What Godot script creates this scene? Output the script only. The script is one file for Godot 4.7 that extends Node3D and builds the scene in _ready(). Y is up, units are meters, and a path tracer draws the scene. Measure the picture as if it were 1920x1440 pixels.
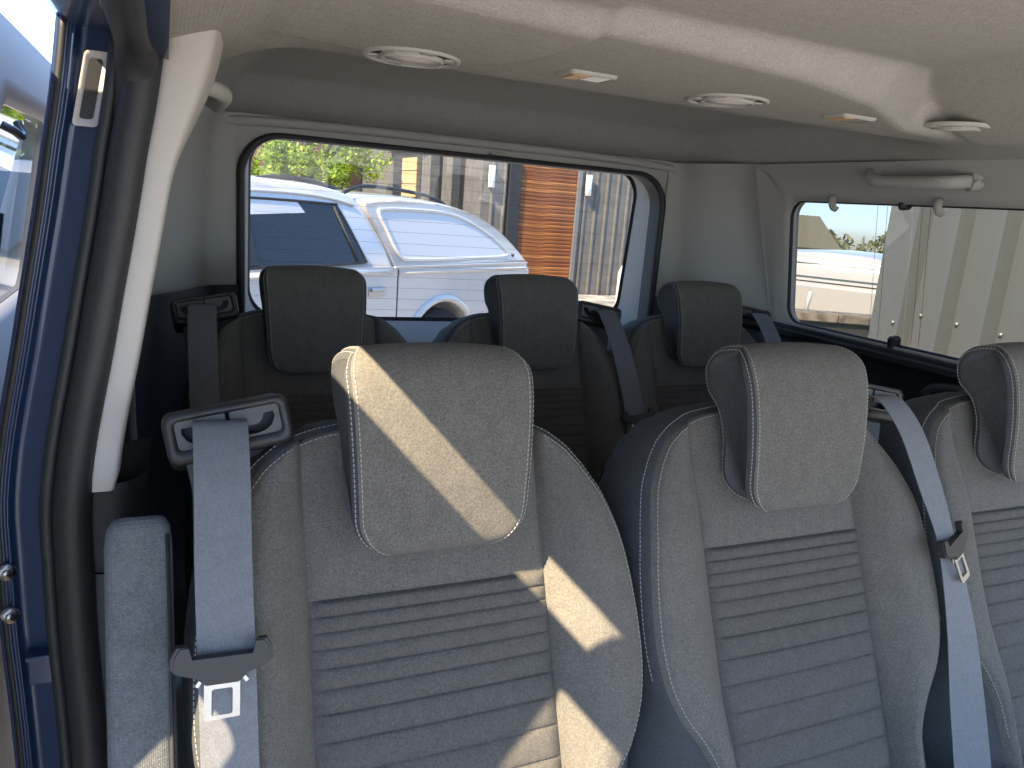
extends Node3D

var M := {}
var used := {}
var rng := RandomNumberGenerator.new()
const CAM := Vector3(0.0, 1.68, 0.0)
const VC := 0.735          # centre line of the van
const FLOOR := 0.58
const ROW2 := -0.75
const ROW3 := -1.55
const TILT := 0.4102       # recline of the seat backs

# ------------------------------------------------------------------ helpers
func numbered(n: String) -> String:
	if not used.has(n):
		used[n] = 0
		return n
	used[n] += 1
	return "%s_%03d" % [n, used[n]]

func mb() -> SurfaceTool:
	var st := SurfaceTool.new()
	st.begin(Mesh.PRIMITIVE_TRIANGLES)
	st.set_smooth_group(0)
	return st

func put(called: String, st: SurfaceTool, m: Material, parent: Node3D) -> MeshInstance3D:
	st.generate_normals()
	var o := MeshInstance3D.new()
	o.mesh = st.commit()
	o.material_override = m
	o.name = called
	parent.add_child(o, true)
	return o

func share(called: String, mesh: Mesh, m: Material, parent: Node3D, t := Transform3D.IDENTITY) -> MeshInstance3D:
	var o := MeshInstance3D.new()
	o.mesh = mesh
	o.material_override = m
	o.name = called
	o.transform = t
	parent.add_child(o, true)
	return o

func committed(st: SurfaceTool) -> Mesh:
	st.generate_normals()
	return st.commit()

func thing(called: String, label: String, category: String, at := Vector3.ZERO, turn := 0.0, group := "") -> Node3D:
	var o := Node3D.new()
	o.name = numbered(called)
	add_child(o)
	o.position = at
	o.rotation.y = turn
	o.set_meta("label", label)
	o.set_meta("category", category)
	if group != "":
		o.set_meta("group", group)
	return o

func holder(called: String, parent: Node3D, at := Vector3.ZERO, turn := 0.0) -> Node3D:
	var o := Node3D.new()
	o.name = called
	parent.add_child(o, true)
	o.position = at
	o.rotation.y = turn
	return o

func tri(st: SurfaceTool, a: Vector3, b: Vector3, c: Vector3) -> void:
	st.add_vertex(a)
	st.add_vertex(b)
	st.add_vertex(c)

func quad(st: SurfaceTool, a: Vector3, b: Vector3, c: Vector3, d: Vector3) -> void:
	tri(st, a, b, c)
	tri(st, a, c, d)

# chamfered box; bv = chamfer
func bx(st: SurfaceTool, c: Vector3, s: Vector3, bv := 0.0, b := Basis.IDENTITY) -> void:
	st.set_smooth_group(-1)
	var h := s * 0.5
	if bv <= 0.0:
		for ax in 3:
			for sg in [-1.0, 1.0]:
				var n := Vector3.ZERO
				n[ax] = sg
				var t := Vector3.ZERO
				t[(ax + 1) % 3] = 1.0
				var u := n.cross(t)
				var q := [n - t - u, n - t + u, n + t + u, n + t - u]
				var p := []
				for k in q:
					p.append(c + b * (k * h))
				quad(st, p[0], p[1], p[2], p[3])
	else:
		var V := func(x: float, y: float, z: float, ax: int) -> Vector3:
			var k := Vector3(x, y, z)
			var r := Vector3.ZERO
			for i in 3:
				r[i] = k[i] * (h[i] if i == ax else h[i] - bv)
			return c + b * r
		for ax in 3:
			for sg in [-1.0, 1.0]:
				var cs := []
				for w in [[-1.0, -1.0], [-1.0, 1.0], [1.0, 1.0], [1.0, -1.0]]:
					var k := Vector3.ZERO
					k[ax] = sg
					k[(ax + 1) % 3] = w[0] * sg
					k[(ax + 2) % 3] = w[1]
					cs.append(V.call(k.x, k.y, k.z, ax))
				quad(st, cs[0], cs[1], cs[2], cs[3])
		# edges
		for ax in 3:
			var i := (ax + 1) % 3
			var j := (ax + 2) % 3
			for si in [-1.0, 1.0]:
				for sj in [-1.0, 1.0]:
					var k0 := Vector3.ZERO
					k0[i] = si
					k0[j] = sj
					k0[ax] = -1.0
					var k1 := k0
					k1[ax] = 1.0
					var a: Vector3 = V.call(k0.x, k0.y, k0.z, i)
					var bb: Vector3 = V.call(k0.x, k0.y, k0.z, j)
					var cc: Vector3 = V.call(k1.x, k1.y, k1.z, j)
					var d: Vector3 = V.call(k1.x, k1.y, k1.z, i)
					if si * sj > 0.0:
						quad(st, a, bb, cc, d)
					else:
						quad(st, d, cc, bb, a)
		for sx in [-1.0, 1.0]:
			for sy in [-1.0, 1.0]:
				for sz in [-1.0, 1.0]:
					var p0: Vector3 = V.call(sx, sy, sz, 0)
					var p1: Vector3 = V.call(sx, sy, sz, 1)
					var p2: Vector3 = V.call(sx, sy, sz, 2)
					if sx * sy * sz < 0.0:
						tri(st, p0, p1, p2)
					else:
						tri(st, p0, p2, p1)
	st.set_smooth_group(0)

# grid of points f(i,j), smooth
func grid(st: SurfaceTool, f: Callable, nu: int, nv: int, flip := false) -> void:
	var rows := []
	for j in nv + 1:
		var r := PackedVector3Array()
		for i in nu + 1:
			r.append(f.call(float(i) / nu, float(j) / nv))
		rows.append(r)
	for j in nv:
		for i in nu:
			var a: Vector3 = rows[j][i]
			var b: Vector3 = rows[j][i + 1]
			var c: Vector3 = rows[j + 1][i + 1]
			var d: Vector3 = rows[j + 1][i]
			if flip:
				quad(st, a, b, c, d)
			else:
				quad(st, a, d, c, b)

# strip between two rows of points
func strip(st: SurfaceTool, a: Array, b: Array, closed := false, flip := false) -> void:
	var n := a.size()
	for i in (n if closed else n - 1):
		var k := (i + 1) % n
		if flip:
			quad(st, a[i], a[k], b[k], b[i])
		else:
			quad(st, a[i], b[i], b[k], a[k])

func tube(st: SurfaceTool, pts: Array, r: float, n := 8, closed := false, squash := 1.0) -> void:
	var rings := []
	var m := pts.size()
	var side := Vector3.ZERO
	for i in m:
		var t: Vector3
		if closed:
			t = (pts[(i + 1) % m] - pts[(i + m - 1) % m]).normalized()
		else:
			t = (pts[min(i + 1, m - 1)] - pts[max(i - 1, 0)]).normalized()
		if i == 0:
			side = t.cross(Vector3.UP if absf(t.y) < 0.9 else Vector3.RIGHT).normalized()
		side = (side - t * side.dot(t)).normalized()
		var up := side.cross(t)
		var ring := []
		for k in n:
			var a := TAU * k / n
			ring.append(pts[i] + side * (cos(a) * r) + up * (sin(a) * r * squash))
		rings.append(ring)
	for i in (m if closed else m - 1):
		strip(st, rings[i], rings[(i + 1) % m], true)
	if not closed:
		for e in [0, m - 1]:
			for k in range(1, n - 1):
				if e == 0:
					tri(st, rings[e][0], rings[e][k], rings[e][k + 1])
				else:
					tri(st, rings[e][0], rings[e][k + 1], rings[e][k])

func cyl(st: SurfaceTool, c: Vector3, axis: Vector3, r: float, l: float, n := 16) -> void:
	var a := axis.normalized()
	tube(st, [c - a * l * 0.5, c + a * l * 0.5], r, n)

func catmull(pts: Array, per: int, closed: bool) -> Array:
	var out := []
	var n := pts.size()
	for i in (n if closed else n - 1):
		var p0 = pts[(i - 1 + n) % n] if closed else pts[max(i - 1, 0)]
		var p1 = pts[i]
		var p2 = pts[(i + 1) % n]
		var p3 = pts[(i + 2) % n] if closed else pts[min(i + 2, n - 1)]
		for k in per:
			out.append(p1.cubic_interpolate(p2, p0, p3, float(k) / per))
	if not closed:
		out.append(pts[n - 1])
	return out

func table(t: Array, x: float) -> float:
	if x <= t[0][0]:
		return t[0][1]
	for i in t.size() - 1:
		if x <= t[i + 1][0]:
			var k: float = (x - t[i][0]) / (t[i + 1][0] - t[i][0])
			var y0: float = t[i - 1][1] if i > 0 else t[i][1]
			var y3: float = t[i + 2][1] if i + 2 < t.size() else t[i + 1][1]
			var lo: float = minf(t[i][1], t[i + 1][1])
			var hi: float = maxf(t[i][1], t[i + 1][1])
			return clampf(cubic_interpolate(t[i][1], t[i + 1][1], y0, y3, k), lo, hi)
	return t[t.size() - 1][1]

func rrect(x0: float, y0: float, x1: float, y1: float, r: float, n := 8) -> Array:
	var out := []
	var cs := [[x1 - r, y1 - r, 0.0], [x0 + r, y1 - r, 90.0], [x0 + r, y0 + r, 180.0], [x1 - r, y0 + r, 270.0]]
	for c in cs:
		for k in n + 1:
			var a := deg_to_rad(c[2] + 90.0 * k / n)
			out.append(Vector2(c[0] + cos(a) * r, c[1] + sin(a) * r))
	return out

func lift(pts: Array, f: Callable) -> Array:
	var o := []
	for p in pts:
		o.append(f.call(p))
	return o

# flat plate of polygon pts (in a frame) with thickness along n
func plate(st: SurfaceTool, poly: Array, o: Vector3, ex: Vector3, ey: Vector3, n: Vector3, th: float) -> void:
	st.set_smooth_group(-1)
	var pk := PackedVector2Array()
	for p in poly:
		pk.append(p)
	var ids := Geometry2D.triangulate_polygon(pk)
	var F := func(p: Vector2, d: float) -> Vector3: return o + ex * p.x + ey * p.y + n * d
	for i in range(0, ids.size(), 3):
		var a := pk[ids[i]]
		var b := pk[ids[i + 1]]
		var c := pk[ids[i + 2]]
		tri(st, F.call(a, th), F.call(c, th), F.call(b, th))
		tri(st, F.call(a, 0.0), F.call(b, 0.0), F.call(c, 0.0))
	for i in pk.size():
		var a := pk[i]
		var b := pk[(i + 1) % pk.size()]
		quad(st, F.call(a, 0.0), F.call(b, 0.0), F.call(b, th), F.call(a, th))
	st.set_smooth_group(0)

# ------------------------------------------------------------------ materials
func lin(r: float, g: float, b: float) -> Color:
	return Color(r, g, b).linear_to_srgb()

func mat(c: Color, rough := 0.6, metal := 0.0, spec := 0.5) -> StandardMaterial3D:
	var m := StandardMaterial3D.new()
	m.albedo_color = c
	m.roughness = rough
	m.metallic = metal
	m.metallic_specular = spec
	return m

func noise_img(n: int, freq: float, seed_: int, oct := 4) -> Image:
	var f := FastNoiseLite.new()
	f.seed = seed_
	f.frequency = freq
	f.fractal_octaves = oct
	f.noise_type = FastNoiseLite.TYPE_SIMPLEX
	return f.get_seamless_image(n, n)

# woven cloth: colour grain and a bump map
func weave(n: int, threads: int, seed_: int, contrast: float, lum_base: float, twill: bool, mottle := 0.06) -> Array:
	var coarse := noise_img(n, 0.012, seed_ + 5, 3)
	var r := RandomNumberGenerator.new()
	r.seed = seed_
	var col := Image.create(n, n, false, Image.FORMAT_RGB8)
	var hgt := Image.create(n, n, false, Image.FORMAT_RGB8)
	var warp := PackedFloat32Array()
	var wp := float(n) / threads
	for i in threads * threads:
		warp.append(r.randf_range(-1.0, 1.0))
	for y in n:
		for x in n:
			var tx := int(x / wp)
			var ty := int(y / wp)
			var fx := fmod(x, wp) / wp
			var fy := fmod(y, wp) / wp
			var over := ((tx + ty) % 2 == 0) if not twill else ((tx + ty) % 4 < 2)
			var prof := sin(PI * (fx if over else fy))
			var h := 0.35 + 0.55 * prof
			var g: float = coarse.get_pixel(x, y).r - 0.5
			var th: float = warp[ty * threads + tx]
			var v := lum_base + contrast * (th * (0.55 if threads > 60 else 0.22) + (prof - 0.6) * 0.6) + g * mottle
			v = clampf(v, 0.05, 1.0)
			col.set_pixel(x, y, Color(v, v, v))
			h = clampf(h + th * 0.12, 0.0, 1.0)
			hgt.set_pixel(x, y, Color(h, h, h))
	hgt.bump_map_to_normal_map(3.0)
	return [ImageTexture.create_from_image(col), ImageTexture.create_from_image(hgt)]

func grain(n: int, freq: float, seed_: int, contrast: float, bump: float) -> Array:
	var a := noise_img(n, freq, seed_, 4)
	var col := Image.create(n, n, false, Image.FORMAT_RGB8)
	for y in n:
		for x in n:
			var v := clampf(0.86 + (a.get_pixel(x, y).r - 0.5) * contrast, 0.0, 1.0)
			col.set_pixel(x, y, Color(v, v, v))
	var h := a.duplicate() as Image
	h.convert(Image.FORMAT_RGB8)
	h.bump_map_to_normal_map(bump)
	return [ImageTexture.create_from_image(col), ImageTexture.create_from_image(h)]

func dress(m: StandardMaterial3D, tex: Array, size: float, nstr := 1.0, world := false) -> StandardMaterial3D:
	m.uv1_triplanar = true
	m.uv1_world_triplanar = world
	m.uv1_scale = Vector3.ONE / size
	if tex[0] != null:
		m.albedo_texture = tex[0]
	if tex[1] != null:
		m.normal_enabled = true
		m.normal_texture = tex[1]
		m.normal_scale = nstr
	return m

func glass(c: Color, alpha: float) -> StandardMaterial3D:
	var m := mat(c, 0.02)
	m.transparency = BaseMaterial3D.TRANSPARENCY_ALPHA
	m.albedo_color.a = alpha
	return m

func make_materials() -> void:
	var cloth := weave(256, 96, 11, 0.20, 0.80, false)
	var fine := weave(256, 96, 23, 0.18, 0.82, true)
	var mesh_cloth := weave(256, 42, 31, 0.26, 0.76, false)
	var skin := grain(256, 0.09, 41, 0.30, 5.0)
	var speck := grain(256, 0.2, 43, 0.22, 2.0)
	var patch := grain(256, 0.015, 47, 0.5, 0.6)
	var soft := grain(256, 0.02, 49, 0.14, 0.5)
	var head := weave(256, 80, 53, 0.12, 0.86, true, 0.03)
	M.seat = dress(mat(lin(0.200, 0.188, 0.174), 0.92, 0.0, 0.25), cloth, 0.11, 0.9)
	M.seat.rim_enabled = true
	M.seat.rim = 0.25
	M.insert = dress(mat(lin(0.158, 0.149, 0.140), 0.95, 0.0, 0.2), fine, 0.10, 0.9)
	M.side = dress(mat(lin(0.098, 0.104, 0.112), 0.75, 0.0, 0.35), fine, 0.09, 0.6)
	M.pad = dress(mat(lin(0.225, 0.235, 0.25), 0.9, 0.0, 0.25), mesh_cloth, 0.075, 1.2)
	M.thread = mat(lin(0.29, 0.285, 0.27), 0.8)
	M.piping = mat(lin(0.02, 0.02, 0.022), 0.6)
	M.headliner = dress(mat(lin(0.545, 0.522, 0.478), 0.97, 0.0, 0.1), head, 0.10, 0.7)
	M.trim_pale = dress(mat(lin(0.74, 0.70, 0.66), 0.7, 0.0, 0.4), speck, 0.05, 0.25)
	M.trim_grey = dress(mat(lin(0.60, 0.585, 0.545), 0.7, 0.0, 0.35), speck, 0.05, 0.3)
	M.trim_dark = dress(mat(lin(0.035, 0.037, 0.042), 0.5, 0.0, 0.45), skin, 0.06, 0.5)
	M.trim_mid = dress(mat(lin(0.09, 0.095, 0.105), 0.55, 0.0, 0.4), skin, 0.05, 0.5)
	M.rubber = dress(mat(lin(0.030, 0.031, 0.036), 0.48, 0.0, 0.5), skin, 0.04, 0.35)
	M.black = mat(lin(0.012, 0.012, 0.014), 0.55)
	M.plastic = dress(mat(lin(0.026, 0.026, 0.029), 0.42, 0.0, 0.5), speck, 0.03, 0.5)
	M.plastic_smooth = mat(lin(0.045, 0.042, 0.042), 0.4)
	M.webbing = dress(mat(lin(0.225, 0.235, 0.262), 0.55, 0.0, 0.4), fine, 0.05, 0.5)
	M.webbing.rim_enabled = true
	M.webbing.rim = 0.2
	M.metal = dress(mat(lin(0.75, 0.75, 0.74), 0.28, 1.0), speck, 0.03, 0.2)
	M.paint = mat(lin(0.016, 0.044, 0.125), 0.42, 0.2)
	M.paint.clearcoat_enabled = true
	M.paint.clearcoat = 0.5
	M.paint.clearcoat_roughness = 0.08
	dress(M.paint, [speck[0], null], 0.02)
	M.glass = glass(lin(0.05, 0.055, 0.05), 0.64)
	M.clear_glass = glass(lin(0.3, 0.34, 0.3), 0.06)
	M.side_glass = glass(lin(0.05, 0.08, 0.055), 0.80)
	M.carpet = dress(mat(lin(0.03, 0.03, 0.032), 0.98), speck, 0.05, 1.0)
	M.floor = dress(mat(lin(0.50, 0.47, 0.42), 0.6), speck, 0.05, 0.5)
	M.wire = mat(lin(0.16, 0.11, 0.09), 0.6)
	M.lamp_lens = mat(lin(0.34, 0.33, 0.29), 0.15)
	M.amber = mat(lin(0.55, 0.33, 0.13), 0.4)
	M.concrete = dress(mat(lin(0.50, 0.465, 0.41), 0.95), patch, 3.0, 0.5, true)
	M.white_paint = mat(lin(0.62, 0.60, 0.575), 0.22)
	M.white_paint.clearcoat_enabled = true
	M.white_paint.clearcoat_roughness = 0.05
	M.car_glass = mat(lin(0.012, 0.016, 0.02), 0.04)
	M.tyre = mat(lin(0.02, 0.02, 0.02), 0.9)
	M.alloy = mat(lin(0.5, 0.5, 0.5), 0.3, 0.9)
	M.cladding = dress(mat(lin(0.20, 0.19, 0.175), 0.6, 0.1), [soft[0], null], 2.3)
	M.cladding_near = dress(mat(lin(0.175, 0.182, 0.18), 0.5, 0.15), [null, speck[1]], 0.5, 0.15)
	M.dark_frame = mat(lin(0.02, 0.021, 0.024), 0.5)
	M.screw = mat(lin(0.5, 0.5, 0.47), 0.35, 0.6)
	M.timber = []
	var wood := wood_tex()
	for c in [[0.52, 0.20, 0.05], [0.44, 0.155, 0.038], [0.58, 0.245, 0.066], [0.37, 0.12, 0.032]]:
		var w := mat(lin(c[0], c[1], c[2]), 0.6)
		w.albedo_texture = wood
		w.uv1_triplanar = true
		w.uv1_scale = Vector3(0.8, 0.8, 0.8)
		M.timber.append(w)
	M.timber_pale = mat(lin(0.62, 0.42, 0.20), 0.6)
	M.brick = []
	for c in [[0.26, 0.105, 0.07], [0.31, 0.13, 0.085], [0.22, 0.085, 0.06]]:
		M.brick.append(dress(mat(lin(c[0], c[1], c[2]), 0.9), patch, 0.7, 0.5))
	M.mortar = mat(lin(0.30, 0.25, 0.21), 0.95)
	M.bark = dress(mat(lin(0.08, 0.06, 0.045), 0.95), skin, 0.4, 1.0)
	M.leaf = []
	for c in [[0.22, 0.32, 0.018], [0.30, 0.39, 0.022], [0.13, 0.22, 0.014]]:
		var l := mat(lin(c[0], c[1], c[2]), 0.55)
		l.backlight_enabled = true
		l.backlight = lin(c[0] * 0.9, c[1] * 0.9, c[2] * 0.6)
		l.cull_mode = BaseMaterial3D.CULL_DISABLED
		M.leaf.append(l)
	M.leaf_far = mat(lin(0.17, 0.18, 0.06), 0.8)
	M.leaf_far.cull_mode = BaseMaterial3D.CULL_DISABLED
	M.roof_tile = mat(lin(0.15, 0.135, 0.085), 0.9)
	M.blind = dress(mat(lin(0.30, 0.28, 0.25), 0.9), head, 0.08, 0.5)
	M.white_mark = mat(lin(0.82, 0.82, 0.78), 0.5)
	M.kerb = dress(mat(lin(0.34, 0.29, 0.23), 0.9), patch, 1.0, 0.4)
	M.bumper = mat(lin(0.05, 0.05, 0.05), 0.7)

func wood_tex() -> ImageTexture:
	var n := 256
	var a := noise_img(n, 0.02, 71, 4)
	var img := Image.create(n, n, false, Image.FORMAT_RGB8)
	for y in n:
		for x in n:
			var v := a.get_pixel((x / 6) % n, (y * 3) % n).r
			v = clampf(0.72 + (v - 0.5) * 0.5 + 0.03 * sin(y * 0.9 + v * 9.0), 0.25, 1.0)
			img.set_pixel(x, y, Color(v, v * 0.97, v * 0.92))
	return ImageTexture.create_from_image(img)

# ------------------------------------------------------------------ seat
var OUTLINE := [[-0.50, 0.158], [-0.43, 0.160], [-0.385, 0.166], [-0.345, 0.184], [-0.31, 0.208], [-0.27, 0.224], [-0.22, 0.230], [-0.15, 0.227], [-0.09, 0.218], [-0.045, 0.205], [-0.012, 0.187], [0.010, 0.170], [0.026, 0.150], [0.036, 0.130], [0.043, 0.105], [0.048, 0.07]]
var QUILT := [-0.125, -0.141, -0.156, -0.172, -0.190, -0.210, -0.233, -0.259, -0.289, -0.322, -0.357, -0.393, -0.432, -0.475]
const INS := 0.130
const VTOP := 0.048
const VBOT := -0.50

func seat_u(v: float) -> float:
	return table(OUTLINE, v)

func S(u: float, v: float, w: float) -> Vector3:
	return Vector3(u, 1.40 - FLOOR + v * cos(TILT) + w * sin(TILT), -v * sin(TILT) + w * cos(TILT))

func seat_w(u: float, v: float) -> float:
	var a := absf(u)
	var U := seat_u(v)
	var w := 0.0
	var b := lerpf(0.012, 0.040, smoothstep(0.03, -0.12, v)) * lerpf(0.8, 1.0, smoothstep(-0.42, -0.3, v))
	if a < INS:
		w = 0.004 * (1.0 - pow(a / INS, 2.0)) * smoothstep(0.0, -0.1, v)
		if v < QUILT[0]:
			for q in QUILT.size() - 1:
				var hi: float = QUILT[q]
				var lo: float = QUILT[q + 1]
				if v <= hi and v > lo:
					var k := (v - lo) / (hi - lo)
					w += 0.0050 * pow(sin(PI * clampf(k, 0.0, 1.0)), 0.32) * smoothstep(0.0, 0.012, INS - a) - 0.0015 - 0.0008 * exp(-pow((v - hi) / 0.0012, 2.0)) - 0.0008 * exp(-pow((v - lo) / 0.0012, 2.0))
		w -= 0.004 * exp(-pow((INS - a) / 0.004, 2.0))
		w -= 0.003 * exp(-pow((v - QUILT[0]) / 0.003, 2.0))
	else:
		var t := clampf((a - INS) / maxf(U - INS, 0.001), 0.0, 1.0)
		w = b * (sin(0.5 * PI * minf(t / 0.55, 1.0)) if t < 0.55 else lerpf(1.0, 0.82, pow((t - 0.55) / 0.45, 2.0)))
		w -= 0.004 * exp(-pow((a - INS) / 0.004, 2.0))
	# roll towards the seam
	var e := U - a
	e = minf(e, (VTOP - v) + maxf(0.0, a - 0.07) * 0.5)
	w -= 0.010 * pow(1.0 - clampf(e / 0.016, 0.0, 1.0), 2.0)
	return w

func seat_patch(u0: Callable, u1: Callable, v0: float, v1: float, nu: int, nv: int, bias := 1.0) -> Mesh:
	var st := mb()
	grid(st, func(i: float, j: float) -> Vector3:
		var v := lerpf(v0, v1, pow(j, bias))
		var u := lerpf(u0.call(v), u1.call(v), i)
		return S(u, v, seat_w(u, v)), nu, nv)
	return committed(st)

func seat_loop(n: int) -> Array:
	# seam loop: right side bottom -> top, across, left side down; [u, v, nu, nv]
	var p := []
	for k in n + 1:
		var v := lerpf(VBOT, VTOP, 1.0 - pow(1.0 - float(k) / n, 1.6))
		p.append(Vector2(seat_u(v), v))
	for k in range(1, 8):
		p.append(Vector2(lerpf(seat_u(VTOP), -seat_u(VTOP), k / 8.0), VTOP + 0.002 * sin(PI * k / 8.0)))
	for k in n + 1:
		var v := lerpf(VTOP, VBOT, pow(float(k) / n, 1.6))
		p.append(Vector2(-seat_u(v), v))
	return p

func stitches(st: SurfaceTool, pts: Array, nrm: Array, pitch: float, ln: float, th: float) -> void:
	var acc := 0.0
	for i in pts.size() - 1:
		var a: Vector3 = pts[i]
		var b: Vector3 = pts[i + 1]
		var l := a.distance_to(b)
		if l < 1e-6:
			continue
		var d := (b - a) / l
		while acc < l:
			var n: Vector3 = nrm[i]
			var bs := Basis(d, n, d.cross(n)).orthonormalized()
			bx(st, a + d * acc, Vector3(ln, th, th), 0.0, bs)
			acc += pitch
		acc -= l

var seat_mesh := {}

func build_seat_meshes() -> void:
	seat_mesh.upper = seat_patch(func(v): return -minf(INS, seat_u(v)), func(v): return minf(INS, seat_u(v)), VTOP, QUILT[0], 40, 30, 1.4)
	seat_mesh.insert = seat_patch(func(_v): return -INS, func(_v): return INS, QUILT[0], VBOT, 32, 420)
	seat_mesh.bol_r = seat_patch(func(_v): return INS, func(v): return maxf(INS, seat_u(v)), 0.036, VBOT, 26, 90, 1.3)
	seat_mesh.bol_l = seat_patch(func(v): return -maxf(INS, seat_u(v)), func(_v): return -INS, 0.036, VBOT, 26, 90, 1.3)
	# side panel strip
	var loop := seat_loop(50)
	var nr := []
	for i in loop.size():
		var a: Vector2 = loop[max(i - 1, 0)]
		var b: Vector2 = loop[min(i + 1, loop.size() - 1)]
		var d := (b - a).normalized()
		nr.append(Vector2(d.y, -d.x))
	var st := mb()
	var rows := []
	var secs := [[0.0, 0.0, 0.0], [0.003, -0.003, 0.0], [0.008, -0.012, 0.25], [0.013, -0.03, 0.6], [0.016, -0.055, 0.9], [0.015, -0.085, 1.0], [0.007, -0.108, 1.0], [-0.006, -0.118, 1.0]]
	for s in secs:
		var row := []
		for i in loop.size():
			var p: Vector2 = loop[i]
			var w0 := seat_w(p.x, p.y)
			var o: float = s[0]
			var fill: float = maxf(0.0, 0.228 - absf(p.x)) * smoothstep(-0.26, -0.32, p.y) * s[2]
			var wr: float = 0.0015 * sin(i * 1.9) * s[2] * smoothstep(-0.1, 0.02, p.y)
			var q: Vector2 = p + nr[i] * (o + wr) + Vector2(signf(p.x) * fill, 0.0)
			row.append(S(q.x, q.y, lerpf(w0, 0.0, minf(1.0, -s[1] / 0.06)) + s[1]))
		rows.append(row)
	for k in rows.size() - 1:
		strip(st, rows[k], rows[k + 1], false, true)
	seat_mesh.side = committed(st)
	# stitching on both sides of the seam
	st = mb()
	var pa := []
	var pb := []
	var na := []
	var nb := []
	for i in range(4, loop.size() - 4):
		var p: Vector2 = loop[i]
		var inn: Vector2 = p - nr[i] * 0.005
		pa.append(S(inn.x, inn.y, seat_w(inn.x, inn.y) + 0.0004))
		na.append(Vector3(0, sin(TILT), cos(TILT)))
		if p.y < -0.27:
			continue
		var q: Vector2 = p + nr[i] * 0.0068
		pb.append(S(q.x, q.y, seat_w(p.x, p.y) * 0.84 - 0.0085))
		nb.append(Vector3(nr[i].x, nr[i].y * cos(TILT), -nr[i].y * sin(TILT)))
	stitches(st, pa, na, 0.0052, 0.0034, 0.0009)
	stitches(st, pb, nb, 0.0052, 0.0034, 0.0009)
	seat_mesh.stitch = committed(st)
	# rear shell
	st = mb()
	grid(st, func(i: float, j: float) -> Vector3:
		var v := lerpf(VTOP + 0.004, VBOT, pow(j, 1.3))
		var U := seat_u(v) + 0.006
		U = maxf(U, 0.226 * smoothstep(-0.26, -0.32, v))
		var u := lerpf(-U, U, i)
		return S(u, v, -0.114 - 0.012 * (1.0 - pow(absf(2.0 * i - 1.0), 4.0))), 20, 24, true)
	seat_mesh.shell = committed(st)
	# cushion
	st = mb()
	grid(st, func(i: float, j: float) -> Vector3:
		var a := lerpf(-1.0, 1.0, i)
		var b := lerpf(-1.0, 1.0, j)
		var x := 0.235 * signf(a) * pow(absf(a), 0.85)
		var z := 0.42 + 0.25 * b
		var edge := pow(maxf(absf(a), absf(b)), 10.0)
		return Vector3(x, 0.40 - 0.16 * edge + 0.02 * a * a, z), 24, 24)
	seat_mesh.cushion = committed(st)
	st = mb()
	bx(st, Vector3(0, 0.30, 0.34), Vector3(0.40, 0.10, 0.38), 0.01)
	for s in [-1.0, 1.0]:
		bx(st, Vector3(s * 0.17, 0.125, 0.36), Vector3(0.035, 0.25, 0.30), 0.008)
		bx(st, Vector3(s * 0.17, 0.009, 0.36), Vector3(0.06, 0.018, 0.42), 0.004)
	seat_mesh.base = committed(st)
	build_headrest()

func hr_half(y: float) -> float:
	var b := lerpf(0.090, 0.0995, clampf((y - 1.33) / 0.2, 0.0, 1.0))
	var rb := 0.046
	if y < 1.331 + rb:
		var d := clampf((1.331 + rb - y) / rb, 0.0, 1.0)
		b -= rb * 0.95 * (1.0 - sqrt(maxf(0.0, 1.0 - d * d)))
	var rt := 0.022
	if y > 1.533 - rt:
		var d := clampf((y - (1.533 - rt)) / rt, 0.0, 1.0)
		b -= rt * 0.6 * (1.0 - sqrt(maxf(0.0, 1.0 - d * d)))
	return b

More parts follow.
